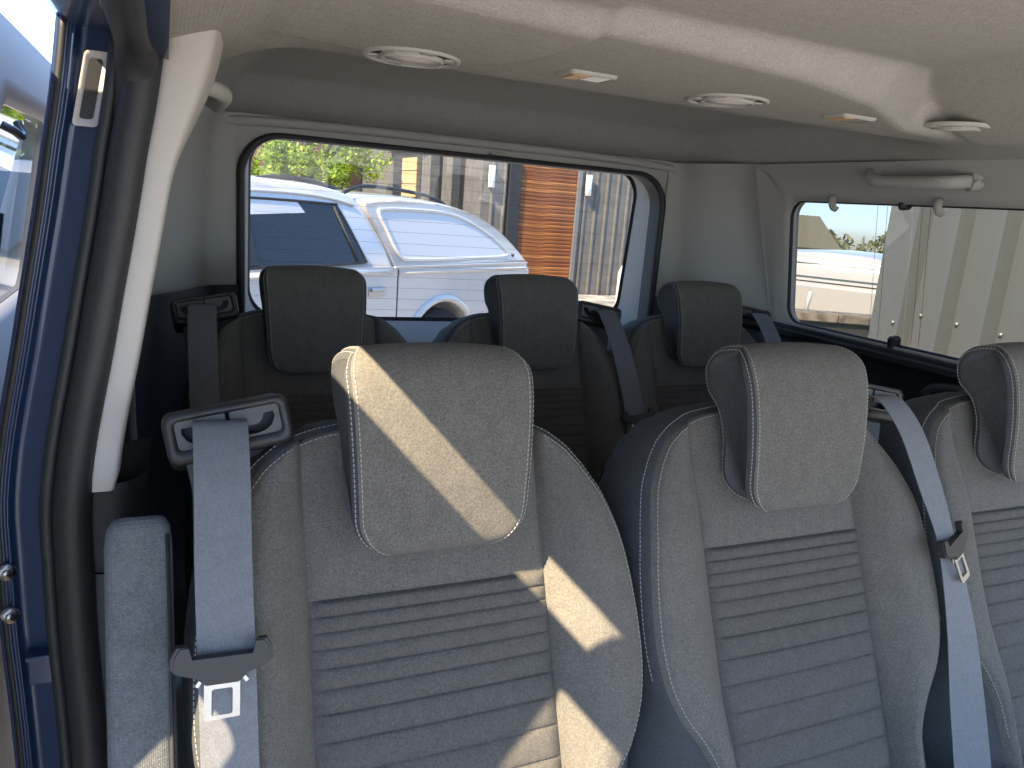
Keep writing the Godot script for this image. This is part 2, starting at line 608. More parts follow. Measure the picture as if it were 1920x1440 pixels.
func build_headrest() -> void:
	var ctl := [Vector2(0.056, 1.331), Vector2(0.0735, 1.343), Vector2(0.074, 1.385), Vector2(0.069, 1.44), Vector2(0.057, 1.493), Vector2(0.039, 1.522), Vector2(0.010, 1.533), Vector2(-0.022, 1.524), Vector2(-0.040, 1.497), Vector2(-0.032, 1.466), Vector2(-0.008, 1.446), Vector2(0.006, 1.415), Vector2(0.012, 1.365), Vector2(0.028, 1.335)]
	var prof := catmull(ctl, 7, true)
	var n := prof.size()
	var nrm := []
	for i in n:
		var d: Vector2 = (prof[(i + 1) % n] - prof[(i + n - 1) % n]).normalized()
		nrm.append(Vector2(d.y, -d.x))
	# orient outwards
	var cen := Vector2(0.03, 1.43)
	if nrm[14].dot(prof[14] - cen) < 0.0:
		for i in n:
			nrm[i] = -nrm[i]
	var R := 0.013
	var P := func(i: int, lat: float, inset: float, bulge: float) -> Vector3:
		var q: Vector2 = prof[i] - nrm[i] * (inset - bulge)
		return Vector3(lat, q.y - FLOOR, q.x)
	var col := func(s: float, ang: float) -> Array:
		# s: -1..1 within flat; ang: rounding 0..90 signed by s
		var o := []
		for i in n:
			var h := hr_half(prof[i].y)
			if ang == 0.0:
				o.append(P.call(i, s * (h - R), 0.0, 0.004 * (1.0 - s * s) * smoothstep(1.34, 1.42, prof[i].y)))
			else:
				o.append(P.call(i, signf(s) * (h - R + R * sin(ang)), R * (1.0 - cos(ang)), 0.0))
		return o
	var st := mb()
	var rows := []
	rows.append(col.call(-1.0, deg_to_rad(38)))
	rows.append(col.call(-1.0, deg_to_rad(18)))
	for k in 13:
		rows.append(col.call(-1.0 + k / 6.0, 0.0))
	rows.append(col.call(1.0, deg_to_rad(18)))
	rows.append(col.call(1.0, deg_to_rad(38)))
	for k in rows.size() - 1:
		strip(st, rows[k], rows[k + 1], true, true)
	seat_mesh.hr_front = committed(st)
	for s in [-1.0, 1.0]:
		st = mb()
		var rr := []
		for a in [38.0, 44.0, 60.0, 75.0, 89.0]:
			var rw: Array = col.call(s, deg_to_rad(a))
			if a == 44.0:
				for i in n:
					rw[i] += Vector3(-s * 0.0012, 0, 0)
			rr.append(rw)
		for k in rr.size() - 1:
			var qa: Vector3 = rr[k][14]
			var qb: Vector3 = rr[k + 1][14]
			var qc: Vector3 = rr[k + 1][15]
			var out := Vector3(s * 0.6, nrm[14].y * 0.8, nrm[14].x * 0.8)
			# default winding of strip() is a, b, b', a'
			strip(st, rr[k], rr[k + 1], true, (qa - qc).cross(qa - qb).dot(out) < 0.0)
		st.set_smooth_group(5)
		var last: Array = rr[rr.size() - 1]
		var pk := PackedVector2Array()
		for i in n:
			pk.append(prof[i])
		var ids := Geometry2D.triangulate_polygon(pk)
		for i in range(0, ids.size(), 3):
			var ta: Vector3 = last[ids[i]]
			var tb: Vector3 = last[ids[i + 1]]
			var tc: Vector3 = last[ids[i + 2]]
			if (ta - tc).cross(ta - tb).x * s > 0.0:
				tri(st, ta, tb, tc)
			else:
				tri(st, ta, tc, tb)
		seat_mesh["hr_side_l" if s < 0 else "hr_side_r"] = committed(st)
	st = mb()
	for s in [-1.0, 1.0]:
		for a in [22.0, 56.0]:
			var c: Array = col.call(s, deg_to_rad(a))
			var pp := []
			var nn := []
			for i in n + 1:
				var q: Vector2 = nrm[i % n]
				var nv := Vector3(s * sin(deg_to_rad(a)), q.y * cos(deg_to_rad(a)), q.x * cos(deg_to_rad(a)))
				pp.append(c[i % n] + nv * 0.0003)
				nn.append(nv)
			stitches(st, pp, nn, 0.0050, 0.0033, 0.0009)
	seat_mesh.hr_stitch = committed(st)
	st = mb()
	tube(st, [Vector3(0, 1.475 - FLOOR, 0.0), Vector3(0, 1.40 - FLOOR, -0.045)], 0.006, 10)
	seat_mesh.posts = committed(st)

func make_seat(called: String, label: String, at: Vector3, guide: int, group: String) -> Node3D:
	var t := thing(called, label, "seat", at, 0.0, group)
	var b := share("backrest", seat_mesh.side, M.side, t)
	share("shoulder_panel", seat_mesh.upper, M.seat, b)
	share("ribbed_panel", seat_mesh.insert, M.insert, b)
	share("bolster", seat_mesh.bol_r, M.seat, b)
	share("bolster", seat_mesh.bol_l, M.seat, b)
	var sw := share("stitching", seat_mesh.stitch, M.thread, b)
	sw.set_meta("kind", "stuff")
	share("back_shell", seat_mesh.shell, M.trim_dark, t)
	share("cushion", seat_mesh.cushion, M.seat, t)
	share("seat_frame", seat_mesh.base, M.plastic, t)
	var h := share("headrest", seat_mesh.hr_front, M.seat, t)
	share("side_panel", seat_mesh.hr_side_l, M.side, h)
	share("side_panel", seat_mesh.hr_side_r, M.side, h)
	var hs := share("stitching", seat_mesh.hr_stitch, M.thread, h)
	hs.set_meta("kind", "stuff")
	for s in [-1.0, 1.0]:
		share("headrest_post", seat_mesh.posts, M.metal, t, Transform3D(Basis.IDENTITY, Vector3(s * 0.045, 0, 0)))
	if guide != 0:
		belt_guide(t, guide)
	return t

func belt_guide(t: Node3D, side: int) -> void:
	# housing on the shoulder of the seat back, slot towards the front
	var h := holder("belt_guide", t, S(side * 0.197, 0.056, -0.03))
	h.rotation = Vector3(-TILT * 0.55, 0.0, -side * 0.17)
	var st := mb()
	# body: rounded block
	var lp := rrect(-0.060, -0.026, 0.060, 0.024, 0.010, 5)
	var secs := [[0.86, -0.052], [0.97, -0.044], [1.0, -0.03], [1.0, 0.022], [0.985, 0.030], [0.955, 0.034]]
	var rows := []
	for s in secs:
		var r := []
		for p in lp:
			r.append(Vector3(p.x * s[0] , p.y * s[0] - (0.012 if s[1] < 0.0 and p.y < 0.0 else 0.0), s[1]))
		rows.append(r)
	for k in rows.size() - 1:
		strip(st, rows[k], rows[k + 1], true, true)
	# front rim around the recess
	var inn := lift(rrect(-0.050, -0.013, 0.050, 0.017, 0.006, 5), func(p): return Vector3(p.x, p.y, 0.034))
	var inb := lift(rrect(-0.0495, -0.0125, 0.0495, 0.0165, 0.006, 5), func(p): return Vector3(p.x, p.y, 0.0325))
	strip(st, rows[rows.size() - 1], inn, true, true)
	strip(st, inn, inb, true, true)
	put("housing", st, M.plastic, h)
	st = mb()
	# face plate with two openings: upper tabs and lower lip
	var poly_l := [Vector2(-0.049, 0.016), Vector2(-0.002, 0.016), Vector2(-0.002, -0.001), Vector2(-0.026, -0.001), Vector2(-0.031, 0.002), Vector2(-0.034, 0.009), Vector2(-0.043, 0.009), Vector2(-0.044, 0.004), Vector2(-0.040, -0.004), Vector2(-0.034, -0.008), Vector2(-0.026, -0.010), Vector2(0.0, -0.010), Vector2(0.0, -0.0125), Vector2(-0.049, -0.0125)]
	var poly_r := []
	for i in range(poly_l.size() - 1, -1, -1):
		poly_r.append(Vector2(-poly_l[i].x, poly_l[i].y))
	plate(st, poly_l, Vector3(0, 0, 0.028), Vector3.RIGHT, Vector3.UP, Vector3.BACK, 0.003)
	plate(st, poly_r, Vector3(0, 0, 0.028), Vector3.RIGHT, Vector3.UP, Vector3.BACK, 0.003)
	put("face_plate", st, M.plastic_smooth, h)
	st = mb()
	bx(st, Vector3(0, 0.002, 0.010), Vector3(0.098, 0.030, 0.004))
	put("slot", st, M.black, h)
	# bracket that carries it down the side of the seat
	st = mb()
	var bp := [Vector2(-0.055 * side, -0.02), Vector2(0.045 * side, -0.02), Vector2(0.045 * side, -0.07), Vector2(0.01 * side, -0.09)]
	if side > 0:
		bp.reverse()
	plate(st, bp, Vector3(0, 0, -0.03), Vector3.RIGHT, Vector3.UP, Vector3.BACK, 0.04)
	put("bracket", st, M.trim_mid, h)

# ------------------------------------------------------------------ belts
func ribbon(st: SurfaceTool, c: Array, wv: Array, wid: Array, th := 0.0014) -> void:
	var n := c.size()
	var a := []
	var b := []
	var a2 := []
	var b2 := []
	for i in n:
		var t: Vector3 = (c[min(i + 1, n - 1)] - c[max(i - 1, 0)]).normalized()
		var w: Vector3 = wv[i].normalized()
		var nn := t.cross(w).normalized()
		var hw: float = wid[i] * 0.5
		a.append(c[i] - w * hw + nn * th * 0.5)
		b.append(c[i] + w * hw + nn * th * 0.5)
		a2.append(c[i] - w * hw - nn * th * 0.5)
		b2.append(c[i] + w * hw - nn * th * 0.5)
	st.set_smooth_group(1)
	strip(st, a, b, false)
	st.set_smooth_group(2)
	strip(st, b2, a2, false)
	st.set_smooth_group(3)
	strip(st, b, b2, false)
	st.set_smooth_group(4)
	strip(st, a2, a, false)
	st.set_smooth_group(0)

func make_belt(label: String, ctl: Array, wctl: Array, wd: Array, tongue: Transform3D, has_tongue: bool, group: String) -> Node3D:
	var base: Vector3 = ctl[ctl.size() - 1]
	var t := thing("seat_belt", label, "seat belt", base, 0.0, group)
	var c := catmull(ctl, 8, false)
	var w := catmull(wctl, 8, false)
	var wid := []
	for i in c.size():
		var f := float(i) / (c.size() - 1) * (wd.size() - 1)
		var k := int(f)
		wid.append(lerpf(wd[k], wd[min(k + 1, wd.size() - 1)], f - k))
		c[i] -= base
	var st := mb()
	ribbon(st, c, w, wid)
	put("webbing", st, M.webbing, t)
	if has_tongue:
		var h := holder("tongue", t)
		h.transform = Transform3D(tongue.basis, tongue.origin - base)
		# plastic body
		st = mb()
		var body := [Vector2(-0.036, 0.012), Vector2(-0.0405, 0.004), Vector2(-0.0415, -0.005), Vector2(-0.037, -0.010), Vector2(-0.021, -0.016), Vector2(-0.013, -0.023), Vector2(0.013, -0.023), Vector2(0.021, -0.016), Vector2(0.037, -0.010), Vector2(0.0415, -0.005), Vector2(0.0405, 0.004), Vector2(0.036, 0.012), Vector2(0.029, 0.012), Vector2(0.026, 0.001), Vector2(-0.026, 0.001), Vector2(-0.029, 0.012)]
		plate(st, body, Vector3(0, 0, -0.004), Vector3.RIGHT, Vector3.UP, Vector3.BACK, 0.008)
		var inset := []
		for p in body:
			inset.append(p * 0.93)
		plate(st, inset, Vector3(0, 0, 0.004), Vector3.RIGHT, Vector3.UP, Vector3.BACK, 0.0015)
		put("tongue_cover", st, M.plastic, h)
		st = mb()
		var out := rrect(-0.0145, -0.058, 0.0145, -0.014, 0.005, 3)
		var hole := rrect(-0.0085, -0.051, 0.0085, -0.028, 0.002, 3)
		st.set_smooth_group(-1)
		for z in [0.0012, -0.0012]:
			var o3 := lift(out, func(p): return Vector3(p.x, p.y, z))
			var h3 := lift(hole, func(p): return Vector3(p.x, p.y, z))
			strip(st, o3, h3, true, z > 0)
		for lp in [out, hole]:
			var f3 := lift(lp, func(p): return Vector3(p.x, p.y, 0.0012))
			var r3 := lift(lp, func(p): return Vector3(p.x, p.y, -0.0012))
			strip(st, f3, r3, true, lp == hole)
		for s in [-1.0, 1.0]:
			bx(st, Vector3(s * 0.0165, -0.0185, 0.0), Vector3(0.003, 0.014, 0.0024), 0.0, Basis(Vector3.BACK, s * 0.6))
		put("tongue_plate", st, M.metal, h)
	return t

# ------------------------------------------------------------------ van
var LEAN := [[0.60, -0.058], [0.95, -0.070], [1.10, -0.074], [1.22, -0.0775], [1.356, -0.075], [1.53, -0.044], [1.70, -0.013], [1.82, 0.006], [1.90, 0.012]]

func wall_x(y: float) -> float:
	# inner face of the right side at height y
	return VC * 2.0 - table([[0.58, -0.02], [1.2, -0.075], [1.36, -0.070], [1.43, -0.058], [1.745, -0.012], [1.80, 0.02], [1.84, 0.08]], y)

func right_at(z: float, y: float, out := 0.0) -> Vector3:
	return Vector3(wall_x(y) + out, y, z)

func left_at(z: float, y: float, out := 0.0) -> Vector3:
	return Vector3(2.0 * VC - wall_x(y) - out, y, z)

func ceil_y(x: float, z: float) -> float:
	var dx := absf(x - VC)
	var y := 1.842
	var inner := smoothstep(0.71, 0.56, dx)
	if dx > 0.56:
		y -= 0.034 * pow((dx - 0.56) / 0.17, 2.0)
	# outer panels (each holds a vent) with rounded rear corners, a shallow step
	var ex := absf(dx - 0.49) - 0.145
	var ez := -(z + 0.96)
	var r := 0.10
	var qx := ex + r
	var qz := ez + r
	var sd := minf(maxf(qx, qz), 0.0) + Vector2(maxf(qx, 0.0), maxf(qz, 0.0)).length() - r
	y += 0.008 * smoothstep(-0.010, 0.010, sd) * inner
	# made-up step: a forward-facing riser stands in for sunlight reflected on the ceiling
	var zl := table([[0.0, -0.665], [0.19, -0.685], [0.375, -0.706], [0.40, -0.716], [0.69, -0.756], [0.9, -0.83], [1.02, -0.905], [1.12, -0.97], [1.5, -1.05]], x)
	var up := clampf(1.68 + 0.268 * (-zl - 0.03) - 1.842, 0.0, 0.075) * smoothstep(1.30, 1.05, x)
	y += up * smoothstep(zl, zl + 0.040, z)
	# rear bay, its rise exaggerated so the lining turns away from the light
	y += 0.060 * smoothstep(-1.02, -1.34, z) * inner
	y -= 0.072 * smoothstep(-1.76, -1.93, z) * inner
	return y

func frame_ring(st: SurfaceTool, outer: Array, inner: Array, f: Callable, flip := false) -> void:
	# curved wall between outer and inner loop, in three steps
	var prev: Array = lift(outer, f)
	for k in range(1, 5):
		var cur := []
		for i in outer.size():
			cur.append(f.call(outer[i].lerp(inner[i], k / 4.0)))
		strip(st, prev, cur, true, flip)
		prev = cur

func make_van() -> void:
	var van := thing("passenger_van", "dark blue passenger van seen from inside, grey headliner and open sliding door", "van", Vector3(VC, 0, -0.4))
	var off := -van.position
	# parts hang directly under the van; shapes are written in world coordinates
	var V := func(st: SurfaceTool, called: String, m: Material, parent: Node3D = null) -> MeshInstance3D:
		var o := put(called, st, m, parent if parent else van)
		if parent == null:
			o.position = off
		return o
	# headliner
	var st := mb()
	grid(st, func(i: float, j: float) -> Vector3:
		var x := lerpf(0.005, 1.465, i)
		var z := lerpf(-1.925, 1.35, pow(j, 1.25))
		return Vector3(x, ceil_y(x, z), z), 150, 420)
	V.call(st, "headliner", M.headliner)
	# roof skin
	st = mb()
	grid(st, func(i: float, j: float) -> Vector3:
		var x := lerpf(-0.065, 1.535, i)
		var z := lerpf(-2.05, 1.4, j)
		var dx := absf(x - VC) / 0.80
		return Vector3(x, 1.955 - 0.028 * pow(dx, 4.0), z), 40, 20, true)
	V.call(st, "roof", M.paint)
	# roof rails: right one closed, left one over the door opening
	st = mb()
	for sgn in [1.0, -1.0]:
		var X := func(x: float) -> float: return x if sgn > 0 else 2.0 * VC - x
		var sec := [Vector2(1.462, 1.800), Vector2(1.490, 1.800), Vector2(1.530, 1.822), Vector2(1.540, 1.86), Vector2(1.535, 1.929)]
		if sgn < 0:
			sec = [Vector2(1.464, 1.79), Vector2(1.485, 1.795), Vector2(1.515, 1.812), Vector2(1.545, 1.814), Vector2(1.562, 1.824), Vector2(1.566, 1.86), Vector2(1.535, 1.929)]
		var a := []
		var b := []
		for p in sec:
			a.append(Vector3(X.call(p.x), p.y, -1.95))
			b.append(Vector3(X.call(p.x), p.y, 1.4))
		strip(st, a, b, false, sgn > 0)
	V.call(st, "roof_rail", M.paint)
	# door opening upper seal
	st = mb()
	var sp := []
	sp = catmull([Vector3(-0.026, 1.735, -0.866), Vector3(-0.0225, 1.772, -0.858), Vector3(-0.021, 1.797, -0.835), Vector3(-0.022, 1.806, -0.79), Vector3(-0.022, 1.807, -0.6), Vector3(-0.022, 1.807, 0.2), Vector3(-0.022, 1.807, 1.3)], 6, false)
	tube(st, sp, 0.0185, 14)
	V.call(st, "upper_door_seal", M.rubber)
	# floor
	st = mb()
	bx(st, Vector3(VC, FLOOR - 0.05, -0.25), Vector3(1.58, 0.10, 3.4), 0.01)
	V.call(st, "floor", M.floor)
	# right wall with the long window
	var win_r := rrect(-1.60, 1.432, -0.76, 1.748, 0.045, 6)
	st = mb()
	frame_ring(st, rrect(-1.652, 1.41, -0.68, 1.832, 0.004, 6), win_r, func(p): return right_at(p.x, p.y), false)
	var wo := lift(win_r, func(p): return right_at(p.x, p.y))
	var wo2 := lift(rrect(-1.605, 1.427, -0.755, 1.753, 0.047, 6), func(p): return right_at(p.x, p.y, 0.045))
	strip(st, wo, wo2, true, false)
	V.call(st, "side_trim", M.trim_grey)
	# black rubber line in the window edge
	st = mb()
	tube(st, lift(rrect(-1.603, 1.430, -0.757, 1.751, 0.046, 6), func(p): return right_at(p.x, p.y, 0.018)), 0.006, 8, true)
	V.call(st, "window_seal", M.black)
	# panes of the right window
	st = mb()
	grid(st, func(i: float, j: float) -> Vector3: return right_at(lerpf(-1.61, -1.2501, i), lerpf(1.42, 1.76, j), 0.038), 2, 6)
	V.call(st, "side_window_pane", M.side_glass)
	st = mb()
	grid(st, func(i: float, j: float) -> Vector3: return right_at(lerpf(-1.2499, -0.75, i), lerpf(1.42, 1.76, j), 0.038), 2, 6)
	V.call(st, "side_window_pane", M.side_glass)
	# window catches top and bottom on the pane joint
	for y in [[1.748, 0.022], [1.434, 0.040]]:
		st = mb()
		bx(st, right_at(-1.25, y[0], 0.012), Vector3(0.03, y[1], 0.022), 0.006, Basis(Vector3.BACK, 0.15))
		V.call(st, "window_catch", M.black)
	# demister / aerial lines on the side glass
	for zz in [-1.345, -1.318, -1.225, -1.205]:
		st = mb()
		var ap := []
		for k in 5:
			ap.append(right_at(zz, lerpf(1.44, 1.745, k / 4.0), 0.036))
		tube(st, ap, 0.0006, 4)
		V.call(st, "aerial_wire", M.wire)
	# waist rail and lower panel, right
	st = mb()
	var sec2 := [Vector2(0.022, 1.434), Vector2(-0.006, 1.424), Vector2(-0.020, 1.408), Vector2(-0.022, 1.396), Vector2(-0.006, 1.390), Vector2(0.004, 1.372), Vector2(0.006, 1.32), Vector2(0.0, 1.22), Vector2(-0.03, 1.0), Vector2(-0.02, 0.60)]
	grid(st, func(i: float, j: float) -> Vector3:
		var f := j * (sec2.size() - 1)
		var k := mini(int(f), sec2.size() - 2)
		var p: Vector2 = sec2[k].lerp(sec2[k + 1], f - k)
		var z := lerpf(-1.93, -0.68, i)
		return Vector3(wall_x(p.y) + p.x + 0.004, p.y, z), 40, 36, true)
	V.call(st, "lower_side_panel", M.trim_dark)
	st = mb()
	for k in 2:
		var a0 := []
		for q in 12:
			a0.append(right_at(lerpf(-1.62, -0.70, q / 11.0), 1.4225 - 0.012 * k, -0.004 - 0.012 * k))
		tube(st, a0, 0.0035, 6)
	V.call(st, "waist_moulding", M.trim_mid)
	# cup recess in the side panel, beside the second row
	st = mb()
	var arc := []
	for k in 14:
		var a := PI * k / 13.0
		arc.append(right_at(-1.06 + cos(a) * 0.075, 1.345 + sin(a) * 0.03, -0.018))
	tube(st, arc, 0.009, 8)
	V.call(st, "armrest_rim", M.trim_mid)
	# front part of the right side
	st = mb()
	grid(st, func(i: float, j: float) -> Vector3: return right_at(lerpf(0.42, 0.56, i), lerpf(0.55, 1.82, j)), 2, 10)
	V.call(st, "side_trim", M.trim_grey)
	# outer skin right
	st = mb()
	frame_ring(st, rrect(-2.05, 0.35, -0.66, 1.84, 0.004, 6), rrect(-1.615, 1.418, -0.745, 1.762, 0.05, 6), func(p): return right_at(p.x, p.y, 0.05), true)
	V.call(st, "outer_panel", M.paint)
	# D pillar trims, both sides
	for sgn in [1.0, -1.0]:
		st = mb()
		var path := catmull([Vector2(1.322, -1.918), Vector2(1.352, -1.912), Vector2(1.385, -1.885), Vector2(1.425, -1.80), Vector2(1.455, -1.74), Vector2(1.478, -1.70), Vector2(1.4882, -1.655)], 5, false)
		grid(st, func(i: float, j: float) -> Vector3:
			var p: Vector2 = path[mini(int(round(i * (path.size() - 1))), path.size() - 1)]
			var y := lerpf(1.30, 1.835, j)
			var k := i
			var x: float = p.x + (wall_x(y) - wall_x(1.70)) * k
			return Vector3(x if sgn > 0 else 2.0 * VC - x, y, p.y), path.size() - 1, 24, sgn < 0)
		V.call(st, "rear_pillar_trim", M.trim_grey)
		st = mb()
		grid(st, func(i: float, j: float) -> Vector3:
			var p: Vector2 = path[mini(int(round(i * (path.size() - 1))), path.size() - 1)]
			var y := lerpf(0.60, 1.452, j)
			var x: float = p.x + (wall_x(y) - wall_x(1.70)) * i - 0.012
			return Vector3(x if sgn > 0 else 2.0 * VC - x, y, p.y + 0.010), path.size() - 1, 24, sgn < 0)
		V.call(st, "lower_pillar_trim", M.trim_mid if sgn > 0 else M.trim_dark)
	# rear wall around the tailgate opening
	var op := rrect(0.155, 1.26, 1.316, 1.800, 0.095, 8)
	st = mb()
	frame_ring(st, rrect(-0.02, 1.12, 1.50, 1.85, 0.01, 8), op, func(p): return Vector3(p.x, p.y, -1.925), true)
	# soft header roll above the window
	V.call(st, "rear_header", M.trim_grey)
	st = mb()
	var hp := []
	for k in 30:
		var x := lerpf(0.05, 1.42, k / 29.0)
		hp.append(Vector3(x, 1.829 - 0.016 * pow(absf(x - VC) / 0.68, 4.0), -1.921))
	tube(st, hp, 0.011, 12)
	V.call(st, "header_roll", M.trim_grey)
	# seal
	st = mb()
	var s0 := lift(rrect(0.150, 1.255, 1.321, 1.803, 0.098, 8), func(p): return Vector3(p.x, p.y, -1.922))
	var s1 := lift(rrect(0.152, 1.257, 1.319, 1.801, 0.097, 8), func(p): return Vector3(p.x, p.y, -1.908))
	var s2 := lift(rrect(0.163, 1.268, 1.308, 1.794, 0.092, 8), func(p): return Vector3(p.x, p.y, -1.905))
	var s3 := lift(rrect(0.169, 1.276, 1.302, 1.790, 0.088, 8), func(p): return Vector3(p.x, p.y, -1.918))
	var s4 := lift(rrect(0.169, 1.276, 1.302, 1.790, 0.088, 8), func(p): return Vector3(p.x, p.y, -1.965))
	strip(st, s0, s1, true)
	strip(st, s1, s2, true)
	strip(st, s2, s3, true)
	strip(st, s3, s4, true)
	V.call(st, "tailgate_seal", M.rubber)
	# tailgate
	var gl := rrect(0.192, 1.355, 1.285, 1.800, 0.075, 8)
	var gz := func(p: Vector2) -> float: return -2.03 - 0.10 * (1.80 - p.y)
	var tg := holder("tailgate", van, off)
	st = mb()
	var q0 := lift(rrect(0.166, 1.274, 1.305, 1.803, 0.088, 8), func(p): return Vector3(p.x, p.y, -1.955))
	var q1 := lift(rrect(0.178, 1.30, 1.296, 1.808, 0.082, 8), func(p): return Vector3(p.x, p.y, -1.985))
	var q2 := lift(rrect(0.186, 1.345, 1.292, 1.806, 0.078, 8), func(p): return Vector3(p.x, p.y, gz.call(p) + 0.012))
	strip(st, q0, q1, true)
	strip(st, q1, q2, true)
	V.call(st, "tailgate_trim", M.trim_grey, tg)
	st = mb()
	var g0 := lift(rrect(0.186, 1.345, 1.292, 1.806, 0.078, 8), func(p): return Vector3(p.x, p.y, gz.call(p) + 0.012))
	var g1 := lift(gl, func(p): return Vector3(p.x, p.y, gz.call(p) + 0.004))
	strip(st, g0, g1, true)
	V.call(st, "window_rubber", M.black, tg)
	st = mb()
	grid(st, func(i: float, j: float) -> Vector3:
		var p := Vector2(lerpf(0.188, 1.289, i), lerpf(1.350, 1.805, j))
		return Vector3(p.x, p.y, gz.call(p)), 2, 2)
	V.call(st, "rear_window", M.glass, tg)
	st = mb()
	bx(st, Vector3.ZERO, Vector3(1.07, 0.0006, 0.0005))
	var wm := committed(st)
	for k in 14:
		var y := 1.375 + 0.0305 * k
		var w := share("heating_wire", wm, M.wire, tg)
		w.position = Vector3(0.738, y, gz.call(Vector2(0, y)) + 0.0015)
	st = mb()
	frame_ring(st, rrect(0.0, 0.40, 1.47, 1.93, 0.03, 8), rrect(0.186, 1.345, 1.292, 1.806, 0.078, 8), func(p): return Vector3(p.x, p.y, gz.call(p) - 0.003), false)
	V.call(st, "tailgate_skin", M.paint, tg)
	st = mb()
	frame_ring(st, rrect(0.14, 0.60, 1.33, 1.30, 0.02, 8), rrect(0.7, 0.90, 0.78, 0.95, 0.01, 8), func(p): return Vector3(p.x, p.y, -1.958), true)
	bx(st, Vector3(0.74, 0.925, -1.962), Vector3(0.12, 0.10, 0.006))
	V.call(st, "tailgate_panel", M.trim_dark, tg)
	# high stop lamp housing on the header
	st = mb()
	bx(st, Vector3(0.79, 1.806, -1.912), Vector3(0.05, 0.004, 0.02), 0.001)
	V.call(st, "header_clip", M.trim_pale)
	# vents
	for x in [0.27, 0.735, 1.212]:
		make_vent(van, Vector3(x, ceil_y(x, -0.944), -0.944) + off)
	# reading lamps
	for x in [0.496, 0.952]:
		make_lamp(van, Vector3(x, ceil_y(x, -0.925), -0.925) + off)
	# grab handles
	grab(van, off, [Vector3(1.432, 1.815, -1.290), Vector3(1.408, 1.799, -1.277), Vector3(1.398, 1.791, -1.25), Vector3(1.397, 1.789, -1.19), Vector3(1.398, 1.789, -1.12), Vector3(1.408, 1.790, -1.085), Vector3(1.44, 1.795, -1.068)], 0.0135)
	grab(van, off, [Vector3(0.045, 1.812, -1.30), Vector3(0.065, 1.797, -1.285), Vector3(0.072, 1.790, -1.26), Vector3(0.073, 1.789, -1.18), Vector3(0.072, 1.789, -1.11), Vector3(0.062, 1.792, -1.08), Vector3(0.030, 1.797, -1.06)], 0.0105)
	# coat hooks
	for z in [-1.43, -1.145]:
		st = mb()
		tube(st, [right_at(z - 0.006, 1.762, -0.002), right_at(z - 0.002, 1.752, -0.014), right_at(z, 1.742, -0.020), right_at(z + 0.002, 1.733, -0.016), right_at(z + 0.003, 1.731, -0.008)], 0.0085, 8, false, 0.6)
		V.call(st, "coat_hook", M.trim_grey)
	# speaker cap at the roof edge
	st = mb()
	cyl(st, Vector3(1.447, 1.812, -0.952), Vector3(-0.75, -0.65, 0.0), 0.032, 0.010, 28)
	V.call(st, "round_cover", M.headliner)
	make_door_pillar(van, off)
	# left side: wall behind the pillar, window omitted so the sun is blocked
	st = mb()
	grid(st, func(i: float, j: float) -> Vector3: return left_at(lerpf(-1.66, -0.88, i), lerpf(1.30, 1.80, j)), 6, 12)
	V.call(st, "side_trim", M.trim_grey)
	st = mb()
	grid(st, func(i: float, j: float) -> Vector3: return left_at(lerpf(-1.93, -0.88, i), lerpf(0.60, 1.44, j), -0.005), 6, 12)
	V.call(st, "lower_side_panel", M.trim_dark)
	st = mb()
	grid(st, func(i: float, j: float) -> Vector3: return left_at(lerpf(-2.05, -0.99, i), lerpf(0.35, 1.84, j), 0.06), 6, 16, true)
	V.call(st, "outer_panel", M.paint)
	# front of the cabin: door pillar, front side, windscreen surround
	st = mb()
	grid(st, func(i: float, j: float) -> Vector3: return left_at(lerpf(0.42, 0.56, i), lerpf(0.55, 1.82, j)), 2, 10)
	grid(st, func(i: float, j: float) -> Vector3: return left_at(lerpf(0.42, 0.56, i), lerpf(0.55, 1.82, j), 0.06), 2, 10)
	V.call(st, "front_side_trim", M.trim_grey)
	st = mb()
	bx(st, Vector3(VC, 0.74, 1.42), Vector3(1.58, 0.44, 0.10), 0.02)
	V.call(st, "dashboard", M.trim_dark)
	st = mb()
	bx(st, Vector3(VC, 1.90, 1.39), Vector3(1.50, 0.06, 0.06), 0.01)
	V.call(st, "windscreen_header", M.trim_dark)
	make_sliding_door(van, off)

